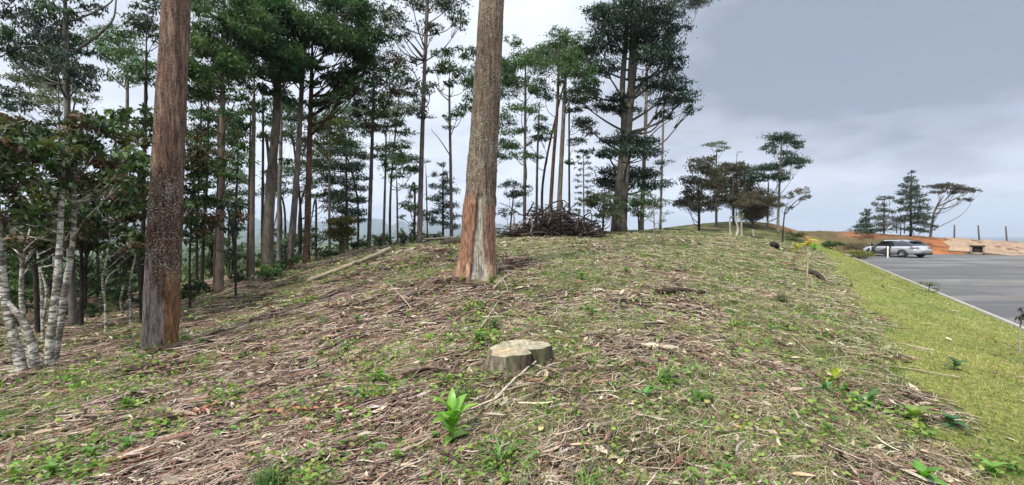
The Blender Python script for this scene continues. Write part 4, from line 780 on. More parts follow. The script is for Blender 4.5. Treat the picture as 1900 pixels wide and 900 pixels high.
# low weeds with small round leaves, more on the left
x, y, r = scatter(110000, 1.9, 24); g_ = green(x+5, y+9); m = (R.rand(len(x)) < g_*np.where(x < .5, .42, .24)) & (kx(y)-x > 4.) & clear(x, y) & (fbm(x, y, 3.1, 3, 77) > .47); x, y, r = keep(m, x, y, r); n = len(x)
L = R.uniform(.02, .06, n)*(r/4)**.45
hw = R.uniform(0, .07, n)*(r/5)**.3
for (u, v, su, sv, k_) in [(240,765,60,28,420),(150,868,60,24,420),(100,850,40,20,260),(690,720,38,26,420),(650,655,50,16,420),(905,620,38,28,520),(900,600,30,18,300),(860,735,34,22,420),(1235,700,55,26,260),(520,875,60,24,380),(300,640,40,16,260),
        (430,735,30,12,200),(600,500,60,14,500),(720,500,70,16,600),(820,480,40,14,400),(560,560,40,14,300),(1070,515,40,10,300),(1100,580,30,10,200),(480,560,50,14,360),(1330,620,50,14,260),(1590,750,40,24,260),(1690,800,44,24,300),(1830,870,40,20,260),(1500,800,60,30,260),(350,560,40,16,260),(160,700,50,18,260)]:
    k_ = int(k_*.42); c_ = [hit(u+R.normal()*su*.7, v+R.normal()*sv*.7) for _ in range(10)]; kk = R.randint(0, 10, k_)*(R.rand(k_) < .75); c_ = np.array(c_)[kk]; rr_ = np.hypot(c_[:, 0], c_[:, 1]); sd_ = su/F*c_[:, 1]*.32
    xx_, yy_ = c_[:, 0]+R.normal(size=k_)*sd_, c_[:, 1]+R.normal(size=k_)*sd_; ok = clear(xx_, yy_); xx_, yy_, rr_ = xx_[ok], yy_[ok], rr_[ok]
    x = np.r_[x, xx_]; y = np.r_[y, yy_]; L = np.r_[L, R.uniform(.02, .06, len(xx_))*(rr_/4)**.45]; hw = np.r_[hw, R.uniform(0, .08, len(xx_))*(rr_/5)**.3]
n = len(x)
o = chips(x, y, L, L*R.uniform(.4, .75, n), pick([(.11, .21, .04), (.16, .27, .055), (.07, .14, .035), (.22, .30, .07), (.26, .28, .09)], n), 'low_weeds', M_grass, .6)
V = np.empty(len(o.data.vertices)*3, np.float32); o.data.vertices.foreach_get('co', V); V = V.reshape(-1, 8, 3); V[:, :, 2] += hw[:, None]; o.data.vertices.foreach_set('co', V.ravel()); tag(o, kind='stuff')
# lawn on the bank above the kerb
x, y, r = scatter(330000, 4, 42, 56); m = (R.rand(len(x)) < grassm(x, y)) & (kx(y)-x > .10); x, y, r = keep(m, x, y, r)
pt = fbm(x, y, .8, 3, 41)[:, None]; c = pick([(.21, .23, .060), (.17, .20, .05), (.30, .28, .11), (.13, .165, .04), (.33, .29, .15)], len(x)); c = c*(1+1.1*(pt-.5)); c[:, 0] *= 1+.35*(fbm(x, y, .35, 3, 44)-.5)*2
n = len(x); tag(blades(x, y, R.uniform(.018, .05, n)*(r/7)**.3, R.uniform(.005, .011, n)*(r/7)**.7, c, 'mown_grass', M_grass, 1.1, 2), kind='stuff')
# ------------------------------------------------------------------ stump
def stump():
    c = STUMP.copy(); root = thing('tree_stump', c, 'low sawn tree stump with pale cracked cut face and ragged grey bark', 'tree stump')
    S = 110; a = np.linspace(0, 2*pi, S, endpoint=False); hs = np.linspace(-.15, .135, 26); A, Z = np.meshgrid(a, hs)
    base = .245; flare = np.exp(-(Z+.02)/.10).clip(0, 1.6)
    lob = .10*np.cos(3*A+.6)+.06*np.cos(5*A-1)+.12*np.exp(-((A-.25+pi) % (2*pi)-pi)**2/.25)
    rr = base*(1+lob+flare*(.10+.12*np.cos(4*A+1)))+.022*(fbm(np.cos(A)*9+30, np.sin(A)*9+Z*2, 1., 4, 5)-.5)*2
    crack = np.exp(-((((A+.75+pi) % (2*pi))-pi)/.16)**2); rr = rr-.10*crack*(Z > -.2)
    top = .045*np.cos(A-.6)+.02*(fbm(np.cos(A)*4+9, np.sin(A)*4, 1., 3, 8)-.5)*2
    Zt = Z+np.clip((Z+.15)/.385, 0, 1)*top
    V = np.stack([c[0]+1.12*rr*np.cos(A), c[1]+rr*np.sin(A), c[2]+Zt], -1).reshape(-1, 3)
    i, j = np.meshgrid(np.arange(25), np.arange(S), indexing='ij'); j2 = (j+1) % S; Q = np.stack([i*S+j, i*S+j2, (i+1)*S+j2, (i+1)*S+j], -1).reshape(-1, 4)
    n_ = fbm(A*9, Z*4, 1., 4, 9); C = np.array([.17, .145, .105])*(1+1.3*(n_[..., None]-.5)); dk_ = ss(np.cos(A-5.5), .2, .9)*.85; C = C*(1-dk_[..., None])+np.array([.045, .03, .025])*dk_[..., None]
    gm = ss(fbm(A*4, Z*9, 1., 3, 19), .5, .65)*.5; C = C*(1-gm[..., None])+np.array([.07, .09, .03])*gm[..., None]
    add_mesh('bark', V, Q, None, np.clip(C.reshape(-1, 3), .01, 1), mat_attr('stump_bark', .9, 22., .5, .9, .02, .15, (1, 1, .25)), root, smooth=True)
    K = 16; ri = np.linspace(0, 1, K); RT, AT = np.meshgrid(ri, a, indexing='ij'); rtop = rr[-1][None]*RT; zt = Zt[-1][None]*RT+Zt[-1].mean()*(1-RT)-.012*np.sin(RT*pi)+.010*(fbm(rtop*np.cos(AT)*22, rtop*np.sin(AT)*22, 1., 3, 4)-.5)*(RT < .99)
    zt = zt-.035*np.exp(-((AT-2.2)/.06)**2)*ss(RT, .2, .5)*(RT < .97)-.03*np.exp(-((AT-5.0)/.07)**2)*(RT > .1)*(RT < .97)
    V = np.stack([c[0]+1.12*rtop*np.cos(AT), c[1]+rtop*np.sin(AT), c[2]+zt+.001], -1).reshape(-1, 3)
    i, j = np.meshgrid(np.arange(K-1), np.arange(S), indexing='ij'); j2 = (j+1) % S; Q = np.stack([i*S+j, (i+1)*S+j, (i+1)*S+j2, i*S+j2], -1).reshape(-1, 4)
    x_, y_ = rtop*np.cos(AT), rtop*np.sin(AT); st_ = fbm(x_*60, y_*9, 1., 4, 6)[..., None]; C = np.array([.29, .25, .175])*(1+1.2*(st_-.5))
    om = np.exp(-((x_+.12)/.10)**2-((y_+.05)/.07)**2)[..., None]*.8; C = C*(1-om)+np.array([.42, .25, .13])*om; gm = ss(fbm(x_*9, y_*9, 1., 3, 2), .5, .7)[..., None]*.5; C = C*(1-gm)+np.array([.26, .25, .16])*gm
    C = C*(1-.5*ss(RT, .93, 1.)[..., None])
    add_mesh('cut_face', V, Q, None, np.clip(C.reshape(-1, 3), .01, 1), mat_attr('cut_wood', .85, 18., .3, .5, .006, .2, (.35, 2.5, 1)), root)
stump()
# ------------------------------------------------------------------ fallen wood
def lay(label, uv, r0, r1, col, cat='branch', name='fallen_branch', lift=0., Ys=None, forks=(), sides=8, group=None):
    pts = []
    for i, p in enumerate(uv):
        if Ys and Ys[i]: q = at(p[0], p[1], Ys[i])
        else: q = hit(p[0], p[1])+np.array([0, 0, r0*.8+lift])
        pts.append(q)
    pp = smooth_path(pts, 22); pp = pp+R.normal(size=pp.shape)*r0*.22; pp[:, 2] = np.maximum(pp[:, 2], H(pp[:, 0], pp[:, 1])+r0*.25)
    a = Acc(); rr = np.interp(np.linspace(0, 1, 22), [0, 1], [r0, r1])*(1+.14*R.uniform(-1, 1, 22)); V, Q, T = tubes(pp[None], rr[None], sides)
    C = np.array(col)*(1+.8*(fbm(V[:, 0]*14, V[:, 1]*14+V[:, 2]*9, 1., 3, 3)[:, None]-.5)); a.add(V, Q, T, np.clip(C, .01, 1))
    for f in forks:
        q = [hit(*p)+np.array([0, 0, r0*.7+lift+.02]) for p in f]; tube(a, q, [r0*.6, r1*.6], 6, 10, np.array(col)*.9)
    o = a.build(name, M_wood, None, True); c = pp.mean(0); o.data.transform(__import__('mathutils').Matrix.Translation(tuple(-c))); o.location = tuple(c)
    return tag(o, label, cat, group)
PW = (.34, .28, .20); GW = (.26, .22, .18); RW = (.30, .13, .08)
lay('long pale fallen log lying up the slope to the crest, left of the torn-bark trunk', [(570,525),(640,495),(690,476),(724,462)], .055, .07, (.25,.205,.14), 'log', 'fallen_log', Ys=[None, 12.3, 13.3, 14.2])
lay('shorter whitish fallen log crossing behind the long pale one', [(672,486),(720,474),(774,464)], .05, .04, (.36,.30,.22), 'log', 'fallen_log', Ys=[None, 14., 15.])
lay('dark straight pole lying level on the crest just left of the torn-bark trunk', [(786,444),(846,441)], .045, .05, (.12,.11,.08), 'log', 'fallen_log', Ys=[16.5, 16.5])
lay('thick blackish log on the crest under the dark level pole', [(818,452),(858,446)], .10, .12, (.05,.038,.03), 'log', 'fallen_log', Ys=[15.8, 15.8])
lay('long pale stick pointing at the left corner, lowest on the left', [(84,880),(150,850),(212,818)], .013, .008, PW)
lay('reddish stick below the long pale corner stick', [(112,900),(210,858),(318,816)], .02, .012, (.22,.11,.07))
lay('two-armed bent branch between the logs and the torn-bark trunk', [(664,554),(692,544),(716,531),(742,550),(764,575)], .02, .01, (.33,.27,.2))
lay('thin pale branch lying nearly level across the middle of the slope', [(600,606),(707,592),(800,580),(912,567)], .013, .008, PW, forks=[[(757,585),(745,610),(735,622)]])
lay('thin light stick slanting up to the left of the stump', [(878,640),(902,602),(926,566)], .009, .006, (.42,.38,.28), lift=.06)
lay('light stick lying right against the stump', [(918,748),(960,705),(1000,672),(1034,650)], .012, .008, (.38,.34,.27), lift=.02)
lay('hook-shaped twig in front of the stump', [(933,720),(936,745),(948,770),(964,784)], .008, .005, (.30,.25,.18), lift=.01)
lay('forked grey branch right of the foot of the torn-bark trunk', [(916,536),(944,512),(988,494)], .022, .010, (.32,.26,.2), forks=[[(932,522),(940,534),(942,545)], [(944,512),(930,490),(926,480)]])
lay('brown stick in the dark dip left of the stump', [(744,702),(800,690),(856,700)], .02, .012, (.12,.08,.06), lift=.03)
lay('pale thin stick below the logs on the left slope', [(560,585),(610,565),(650,560)], .012, .008, PW)
lay('greyish stick crossing the litter at left centre', [(300,720),(370,690),(440,672)], .014, .009, (.3,.25,.2))
lay('dark thick branch in the litter below the massive flecked trunk', [(236,690),(290,680),(332,676)], .035, .025, (.07,.045,.035))
lay('long grey stick running down beside the low left weeds', [(340,860),(400,810),(455,775)], .012, .008, (.33,.28,.22))
lay('pale curved stick between broad-leaved plant and stump', [(860,760),(900,740),(918,705)], .008, .006, PW)
lay('short pale stick near the middle bottom', [(905,905),(940,880),(990,850)], .010, .007, GW)
lay('grey stick far up the slope right of the torn-bark trunk', [(1060,556),(1110,548),(1150,552)], .014, .010, (.33,.28,.2))
lay('rotten black half-buried log in a scrape, right of the middle', [(1218,546),(1262,544),(1306,548)], .055, .035, (.045,.028,.022), 'log', 'rotten_log')
lay('dark lumpy root mass on the shoulder edge below the yellow-topped sapling', [(1500,508),(1516,514),(1528,522)], .09, .05, (.05,.035,.03), 'root', 'dead_root')
def strip(label, uv, w_, col, curl=.5, lift=.012, name='bark_strip', cat='bark'):
    pp = smooth_path([hit(*p) for p in uv], 18); pp[:, 2] = H(pp[:, 0], pp[:, 1])+lift+.015*R.rand(18)
    t = np.gradient(pp, axis=0); t /= np.linalg.norm(t, axis=1, keepdims=True); s = np.cross(t, [0, 0, 1.]); s /= np.linalg.norm(s, axis=1, keepdims=True)
    wv = w_*(.35+.65*np.sin(np.linspace(.12, pi-.1, 18))**.5)*(1+.15*R.uniform(-1, 1, 18)); K = 7; u = np.linspace(-1, 1, K)
    top = pp[:, None]+s[:, None]*(u[None, :, None]*wv[:, None, None]*.5)+np.array([0, 0, 1.])*(curl*w_*.35*(u**2))[None, :, None]
    bot = top-[0, 0, .004]; V = np.concatenate([top.reshape(-1, 3), bot.reshape(-1, 3)]); i, j = np.meshgrid(np.arange(17), np.arange(K-1), indexing='ij')
    Q = np.stack([i*K+j, i*K+j+1, (i+1)*K+j+1, (i+1)*K+j], -1).reshape(-1, 4); Q2 = Q[:, ::-1]+18*K; E = []
    for k in range(17): E += [[k*K, (k+1)*K, (k+1)*K+18*K, k*K+18*K], [(k+1)*K-1, (k+1)*K-1+18*K, (k+2)*K-1+18*K, (k+2)*K-1]]
    C = np.array(col)*(1+.7*(fbm(V[:, 0]*30, V[:, 1]*30, 1., 3, 4)[:, None]-.5)); c = pp.mean(0); o = add_mesh(name, V-c, np.concatenate([Q, Q2, np.array(E)]), None, np.clip(C, .01, 1), M_litter)
    o.location = tuple(c); return tag(o, label, cat)
strip('long reddish bark strip lying level, lower left of centre', [(470,772),(550,764),(640,755)], .055, (.34,.15,.09), .9)
strip('short brick-red bark piece left of the long reddish strip', [(345,778),(378,765),(410,748)], .06, (.28,.10,.065), .7)
strip('dull red-brown bark strip near the lower left corner', [(140,884),(190,868),(260,850)], .05, (.22,.10,.07), .8)
strip('tan bark strip on the slope at far left', [(60,802),(110,786),(150,770)], .035, (.38,.27,.19), .5)
strip('reddish bark shard beside the brick-red piece, nearer the middle', [(436,745),(470,735),(500,728)], .03, (.30,.14,.09), .5)
strip('reddish bark patch high on the slope under the logs', [(655,530),(690,534),(718,540)], .05, (.32,.15,.09), .5)
strip('dark curled bark right of the dark dip', [(770,722),(815,716),(850,722)], .05, (.13,.08,.06), .8)
strip('pale bark sliver at lower left among green weeds', [(262,752),(300,738),(335,728)], .03, (.42,.36,.29), .4)
# ------------------------------------------------------------------ plants and single big leaves
def leafset(acc, O, az_, el, L, W, droop, col, k=6, fold=.18, tip=.5):
    """broad leaves: origin O (n,3), direction az/el, length, width"""
    n = len(O); d = np.stack([np.cos(az_), np.sin(az_)], 1); s = np.stack([-d[:, 1], d[:, 0], np.zeros(n)], 1); V = []
    for j in range(k+1):
        t = j/k; ang = el-droop*t; q_ = np.linspace(0, t, 5) if j else np.zeros(5)
        ho = np.mean([np.cos(el-droop*a) for a in q_], axis=0)*t*L; ve = np.mean([np.sin(el-droop*a) for a in q_], axis=0)*t*L
        c = O+np.stack([d[:, 0]*ho, d[:, 1]*ho, ve], 1); w_ = (W*.5*(math.sin(pi*min(1, t**tip*.97+.03)))**.85+.001)[:, None]
        V += [c-s*w_+np.array([0, 0, 1.])*w_*fold*2, c, c+s*w_+np.array([0, 0, 1.])*w_*fold*2]
    V = np.stack(V, 1).reshape(-1, 3); b_ = np.arange(n)[:, None]*(3*k+3); Q = np.concatenate([b_+[[3*j+a, 3*j+a+1, 3*j+a+4, 3*j+a+3]] for j in range(k) for a in (0, 1)])
    mid = np.tile(np.array([.9, 1.25, .9]), n*(k+1))[:, None]; acc.add(V, Q, None, np.clip(np.repeat(col, 3*k+3, 0)*mid, .004, 1))
def broad(label, u, v, n, L, W, hgt, col, droop=1.1, name='broadleaf_plant', cat='plant', var=.25, group=None):
    c = hit(u, v); root = thing(name, c, label, cat, group); a = Acc(); tube(a, [c-[0, 0, .02], c+[.01, .01, hgt*.5], c+[.015, 0, hgt]], [.006+L*.02, .003], 6, 8, np.array(col)*.8); a.build('stem', M_plant, root, True)
    l = Acc(); t = np.linspace(.15, 1, n); az_ = np.arange(n)*2.4+R.uniform(0, 6)+.45*R.normal(size=n); O = c+np.stack([0*t, 0*t, hgt*t], 1); el = .35+.75*t+.3*R.normal(size=n)
    leafset(l, O, az_, el, L*(.7+.45*np.sin(t*pi))*R.uniform(.6, 1.2, n), np.full(n, W)*R.uniform(.75, 1.2, n), np.full(n, droop)*R.uniform(.7, 1.2, n), pick([col], n, var)); l.build('leaves', M_plant, root, True); return root
def tuft(label, u, v, n, L, W, col, spread=.06, lean=1., name='grass_tuft', cat='grass tuft', az0=None):
    c = hit(u, v); spread *= .42; root = thing(name, c, label, cat); l = Acc(); O = c+np.c_[R.normal(size=(n, 2))*spread*.5, np.zeros(n)-.01]
    az_ = R.uniform(0, 2*pi, n) if az0 is None else az0+R.normal(size=n)*.7
    leafset(l, O, az_, R.uniform(.5, 1.45, n)/lean**.5, L*R.uniform(.5, 1.1, n), np.full(n, W)*R.uniform(.7, 1.2, n), R.uniform(.4, 1.6, n)*lean, pick([col, tuple(np.array(col)*[1.3, 1.2, 1.1]), tuple(np.array(col)*.7)], n, .2), 5, .25, .8); l.build('blades', M_plant, root, True); return root
YG = (.20,.32,.04); MG = (.085,.17,.03); DG = (.05,.11,.03); YL = (.32,.34,.05)
broad('bright glossy broad-leaved plant, biggest in the foreground, left of centre', 838, 826, 18, .22, .085, .25, (.16,.31,.045), .9)
broad('smaller bright leafy sprig touching the big glossy plant on its left', 806, 818, 9, .07, .035, .04, (.13,.24,.05))
broad('yellow-green leafy plant behind the big pale fallen leaf', 706, 712, 14, .12, .04, .10, (.13,.24,.04))
broad('leafy green plant just left of the pale fallen leaf', 672, 742, 10, .09, .035, .05, (.12,.21,.04))
broad('small bright sprig on the litter above and left of the stump', 798, 634, 9, .10, .04, .07, YG)
broad('small bright sprig right next to the one left of the stump', 834, 636, 9, .09, .04, .05, MG)
broad('green plant growing against the left side of the stump', 888, 640, 14, .14, .045, .12, MG)
broad('dark green plant just behind the stump on its left', 916, 612, 12, .14, .05, .10, DG)
broad('leafy weed at the foot of the torn-bark trunk on its right', 912, 528, 10, .14, .07, .10, MG)
broad('leafy weed at the left foot of the torn-bark trunk', 858, 524, 9, .12, .05, .08, MG)
broad('bright weed right of the foot of the massive flecked trunk', 340, 634, 10, .13, .05, .08, MG)
broad('pale green weed farther right of the massive flecked trunk', 372, 640, 9, .12, .05, .07, (.12,.20,.06))
broad('green weed on the slope at left, below the white-barked clump', 232, 760, 13, .10, .035, .07, MG)
broad('bright weed near the lower left corner, left one', 96, 884, 13, .09, .04, .05, (.12,.23,.04))
broad('bright weed near the lower left corner, right one', 236, 835, 12, .09, .035, .06, (.10,.20,.04))
broad('low green sprig between the two lower left corner weeds', 170, 850, 10, .08, .035, .04, MG)
broad('spreading green plant in the middle of the left slope', 640, 652, 13, .13, .045, .09, (.09,.16,.045))
broad('small plant left of the spreading one on the left slope', 596, 662, 10, .11, .04, .06, (.09,.16,.045))
broad('green weed halfway between log and spreading plant', 662, 600, 10, .13, .04, .10, MG)
broad('small light green sprig at the bottom, left of centre', 738, 852, 11, .07, .03, .03, (.17,.27,.05))
broad('pair of long bright leaves standing right of centre', 1196, 738, 5, .15, .04, .04, (.10,.27,.06), .5)
broad('yellowish leafy plant on the right shoulder, upper one', 1548, 712, 9, .16, .06, .07, YL)
broad('blue-green leafy plant beside the upper yellowish one', 1530, 730, 9, .12, .05, .05, (.07,.16,.06))
broad('large-leaved yellow-green plant on the right shoulder, in the middle of three', 1694, 786, 11, .20, .09, .09, (.17,.23,.05))
broad('green plant with folded leaves left of the large-leaved one', 1606, 756, 8, .17, .07, .06, (.075,.16,.035))
broad('dark blue-green leafy plant at the shoulder edge, above the lawn', 1762, 792, 9, .15, .06, .06, (.05,.13,.05))
broad('bright broad-leaved plant at the bottom right', 1716, 892, 7, .14, .07, .04, (.11,.23,.035))
broad('leafy weed in the lower right corner', 1838, 882, 9, .12, .05, .05, (.12,.24,.04))
broad('dark weed alone on the mown lawn', 1772, 688, 9, .18, .06, .10, (.04,.09,.035))
broad('leafy yellow plant at the top of the shoulder, next to the yellow-topped sapling', 1476, 470, 12, .35, .12, .35, (.36,.34,.04))
broad('bright green clump on the ridge right of the yellow-topped sapling', 1512, 466, 13, .35, .13, .3, (.12,.30,.04))
broad('bright leafy weed on the slope below the brush pile', 1080, 520, 12, .16, .05, .10, MG)
broad('green weed right of the stump, farther up the slope', 1098, 584, 10, .14, .04, .08, MG)
broad('tiny bright weed up the slope near the saplings', 1160, 506, 9, .16, .05, .08, MG)
tuft('big strappy green tuft at the bottom just right of the bright leafy plants', 930, 862, 46, .24, .014, (.10,.20,.04))
tuft('dense grassy tuft at the bottom edge, middle', 1095, 905, 90, .16, .008, (.15,.25,.06), .16)
tuft('dark feathery green clump at the bottom edge, left of centre', 505, 905, 130, .17, .006, (.07,.15,.04), .20, .7)
tuft('feathery clump at the bottom edge right beside the dark one', 610, 905, 60, .12, .006, (.11,.17,.05), .14)
tuft('long green grass leaning right, middle right of the stump', 1225, 712, 50, .30, .012, (.11,.21,.045), .12, 1.2, az0=.2)
tuft('lower green grass clump right of the long leaning grass', 1300, 742, 50, .18, .010, (.10,.21,.05), .16)
tuft('grass clump farther up right of the stump', 1370, 606, 50, .20, .010, (.15,.22,.06), .18)
tuft('olive feathery tuft hiding the ground left of the big glossy plant', 862, 742, 90, .15, .006, (.09,.13,.05), .18, .7)
tuft('grass tuft near the right shoulder edge', 1420, 640, 46, .16, .009, (.14,.20,.06), .16)
tuft('wiry grass tuft at the bottom right of centre', 1380, 890, 60, .14, .007, (.14,.19,.06), .18)
tuft('dark wiry clump on the shoulder left of the lawn', 1450, 560, 70, .26, .010, (.07,.08,.04), .24, .8)
tuft('olive weedy clump high on the left slope above the two-armed branch', 600, 600, 60, .16, .01, (.08,.11,.035), .3, .8)
def bigleaf(label, u, v, L, W, ang, col):
    c = hit(u, v)+[0, 0, .012]; l = Acc(); leafset(l, (np.array([[-L/2*cos(ang), -L/2*sin(ang), .01]])), np.array([ang]), np.array([.12]), np.array([L]), np.array([W]), np.array([.25]), np.array([col]), 8, R.uniform(-.12, .25), .75)
    o = l.build('dry_leaf', M_litter, None, True); o.location = tuple(c); return tag(o, label, 'dry leaf', 'large dry leaves lying on the litter')
for a_ in [('large pale grey-pink dry leaf left of the bright glossy plant', 702, 760, .17, .06, .25, (.42,.35,.32)), ('pinkish upright dry leaf above the pale grey-pink one', 704, 730, .08, .06, 1.2, (.36,.20,.18)),
           ('long tan-orange dry leaf at the bottom right of centre', 1078, 830, .16, .035, .1, (.50,.30,.19)), ('pale cream dry leaf standing at the bottom right of centre', 1152, 862, .12, .035, 1.1, (.52,.45,.26)),
           ('light orange dry leaf at the bottom edge on the right', 1490, 888, .16, .045, -.15, (.55,.36,.22)), ('small bright orange dry leaf on grass, right half', 1370, 798, .08, .03, 1.9, (.50,.22,.13)),
           ('cream dry leaf below the long leaning grass, left one', 1138, 742, .13, .035, -.9, (.48,.40,.30)), ('cream dry leaf below the long leaning grass, right one', 1178, 756, .12, .03, -.5, (.50,.42,.31)),
           ('tan dry leaf at the bottom edge left of centre', 756, 872, .14, .04, -.15, (.50,.33,.22)), ('orange-tan dry leaf standing beside the small light stone-like chips right of the stump', 1028, 692, .09, .05, 1.3, (.45,.26,.14)),
           ('yellow-tan dry leaf up the slope left of the stump', 855, 634, .16, .08, .4, (.48,.34,.23)), ('pale dry leaf on the slope below the spreading plant', 572, 662, .12, .04, .8, (.50,.45,.36)),
           ('cream dry leaf lower left, beside the long reddish bark strip', 502, 812, .13, .045, .9, (.50,.42,.28)), ('dull yellow dry leaf right of the bright sprig at the bottom', 1005, 800, .12, .04, 1.3, (.40,.36,.14)),
           ('long buff dry leaf on the right shoulder', 1482, 668, .20, .045, -.1, (.52,.42,.26)), ('whitish dry leaf far lower left by the frame edge', 186, 890, .14, .05, .2, (.52,.44,.34))]:
    bigleaf(*a_)
# ------------------------------------------------------------------ brush pile
pc = at(1026, 440, 20); pc[2] = hz(pc[0], pc[1]); ac = Acc(); n = 520; k = 7
ex = np.where(R.rand(n) < .2, R.uniform(-2.3, 2.2, n), R.normal(size=n)*.9); ex = np.clip(ex, -2.3, 2.2); hmax = .68*np.exp(-((ex+.75)/.42)**2)+.78*np.exp(-((ex-.45)/.85)**2)+.35*np.exp(-(ex/1.7)**2)+.08; ez = R.uniform(0, 1, n)**.8*hmax; ey = R.normal(size=n)*.55*(1-.5*ez/1.3)
c = np.stack([pc[0]+ex, pc[1]+ey, pc[2]+ez], 1); d = R.normal(size=(n, 3)); d[:, 2] *= .45; d[:, 0] *= 1.3; d /= np.linalg.norm(d, axis=1, keepdims=True); L = R.uniform(.3, 1.6, n)*(1-.35*ez/1.4)*np.where(R.rand(n) < .08, 1.7, 1.)
t = np.linspace(-.5, .5, k); bn = R.normal(size=(n, 3))*.16; Pn = c[:, None]+d[:, None]*(t[None, :, None]*L[:, None, None])+bn[:, None]*((4*t*t-1)[None, :, None])*L[:, None, None]+R.normal(size=(n, k, 3))*.02
Pn[:, :, 2] = np.maximum(Pn[:, :, 2], pc[2]-.02); rr = R.uniform(.008, .035, n)[:, None]*np.linspace(1.2, .5, k)[None]; V, Q, T = tubes(Pn, rr, 5)
ac.add(V, Q, T, np.repeat(pick([(.035,.025,.021), (.05,.036,.029), (.022,.017,.015), (.11,.09,.075), (.035,.022,.018)], n), k*5, 0))
leaves(ac, pc+[.5, 0, .35], np.array([1.1, .6, .45]), 1800, .12, .03, (.075, .045, .032), .8); leaves(ac, pc+[-.3, 0, .25], np.array([1.3, .6, .35]), 1500, .12, .03, (.05, .038, .03), .8)
tag(ac.build('brush_pile', M_wood), 'dark heap of cut branches on the crest, right of the torn-bark trunk', 'brush pile', kind='stuff')
for lab, p, r0, c_ in [('forked grey root sticking out at the left of the brush pile', [(950,424),(954,408),(952,396),(944,390)], .04, (.22,.18,.15)), ('pale bent branch on the left face of the brush pile', [(958,426),(968,414),(988,402)], .035, (.25,.21,.17)),
                       ('light branch leaning out of the front of the brush pile', [(984,432),(988,420),(986,404),(982,398)], .035, (.28,.23,.18)), ('curved root standing in the middle of the brush pile', [(1016,418),(1022,402),(1018,388)], .045, (.13,.10,.085)),
                       ('dark spiky root at the top left of the brush pile', [(978,398),(986,384),(990,376)], .05, (.04,.03,.027)), ('dark arched branch at the top right of the brush pile', [(1008,392),(1024,378),(1044,372),(1056,380)], .04, (.045,.033,.03)),
                       ('pale stick on the ground in front of the brush pile', [(1010,437),(1018,444),(1028,451)], .035, (.42,.36,.27)), ('thin branch reaching left from the brush pile toward the torn-bark trunk', [(966,398),(945,384),(926,376)], .025, (.09,.075,.06)),
                       ('low brown branch along the foot of the brush pile', [(960,436),(1000,431),(1040,434)], .03, (.12,.08,.06))]:
    lay(lab, p, r0, r0*.5, c_, 'branch', 'dead_branch', Ys=[19.2]*len(p))
lay('long dark fallen trunk lying on the grass below the hillock', [(1232,432),(1290,437),(1352,440),(1400,436)], .09, .06, (.06,.042,.035), 'log', 'fallen_log', Ys=[27,26.5,26,26])
lay('dark log at the foot of the shortest pale stub', [(1396,448),(1416,452)], .09, .07, (.05,.035,.03), 'log', 'fallen_log', Ys=[24.5,24.5])
lay('grey propped pole leaning against the tallest hillock tree', [(1423,413),(1442,404)], .06, .05, (.22,.19,.17), 'pole', 'leaning_pole', Ys=[36,36])
lay('black stone-like clod on the green patch below the hillock', [(1432,460),(1440,461)], .13, .11, (.025,.02,.016), 'clod', 'soil_clod')
# ------------------------------------------------------------------ sapling with yellow top, stakes, marker
def stake(name, label, cat, pts, Y, r, col, leafs=None, mat=None):
    P3 = [at(u, v, Y) for u, v in pts]; P3[0][2] = hz(P3[0][0], P3[0][1])-.05; root = thing(name, (P3[0][0], P3[0][1], P3[0][2]+.05), label, cat); a = Acc()
    tube(a, P3, [r, r*.8], 8, 14, col); a.build('stem', mat or M_bark, root, True)
    if leafs:
        l = Acc()
        for (u, v, n, L, W, c_, el) in leafs:
            O = np.repeat(at(u, v, Y)[None], n, 0)+R.normal(size=(n, 3))*.02; leafset(l, O, R.uniform(0, 2*pi, n), np.full(n, el)+.2*R.normal(size=n), np.full(n, L)*R.uniform(.7, 1.2, n), np.full(n, W), np.full(n, .5), pick([c_], n, .25))
        l.build('leaves', M_plant, root, True)
    return root
stake('young_sapling', 'spindly pale sapling topped by flat yellow and orange leaves, on the shoulder', 'sapling', [(1496,562),(1497,520),(1499,480),(1498,452)], 9.6, .021, (.33,.28,.19),
      [(1498,452,11,.17,.06,(.50,.42,.05),.05), (1500,450,5,.16,.05,(.45,.22,.06),.15), (1490,470,4,.08,.03,(.25,.16,.08),-.6)])
stake('wilted_sapling', 'staked sapling with drooping black-brown leaves, cut by the right edge of the photo', 'sapling', [(1891,648),(1893,610),(1896,575)], 7.4, .011, (.30,.28,.25),
      [(1893,588,7,.11,.04,(.05,.04,.035),-.5), (1897,572,7,.12,.04,(.045,.04,.035),-.1), (1896,583,5,.10,.04,(.06,.05,.04),-.9)])
stake('kerbside_sapling', 'tiny bushy sapling with olive leaves standing at the kerb', 'sapling', [(1724,546),(1724,535),(1726,522)], 15.2, .014, (.14,.11,.08),
      [(1724,528,12,.32,.07,(.13,.13,.07),.35), (1732,530,8,.30,.07,(.12,.12,.08),.1), (1712,526,6,.26,.06,(.14,.14,.08),.4), (1742,536,5,.25,.06,(.12,.12,.08),.0)])
M_white = mat_plain('painted_white', (.72, .72, .70), .6)
mb = at(1647, 478, 35.); mb[2] = -.5; a = Acc(); tube(a, [mb, mb+[0, 0, .5], mb+[0, 0, .98]], [.055, .05], 10, 6, (1, 1, 1))
root = thing('marker_post', mb, 'thin white marker post on the asphalt in front of the car', 'post'); a.build('shaft', M_white, root, True); a = Acc(); tube(a, [mb+[0, 0, .005], mb+[0, 0, .05]], [.13, .11], 12, 4, (1, 1, 1)); a.build('base', mat_plain('post_base', (.2, .2, .2), .8), root, True)
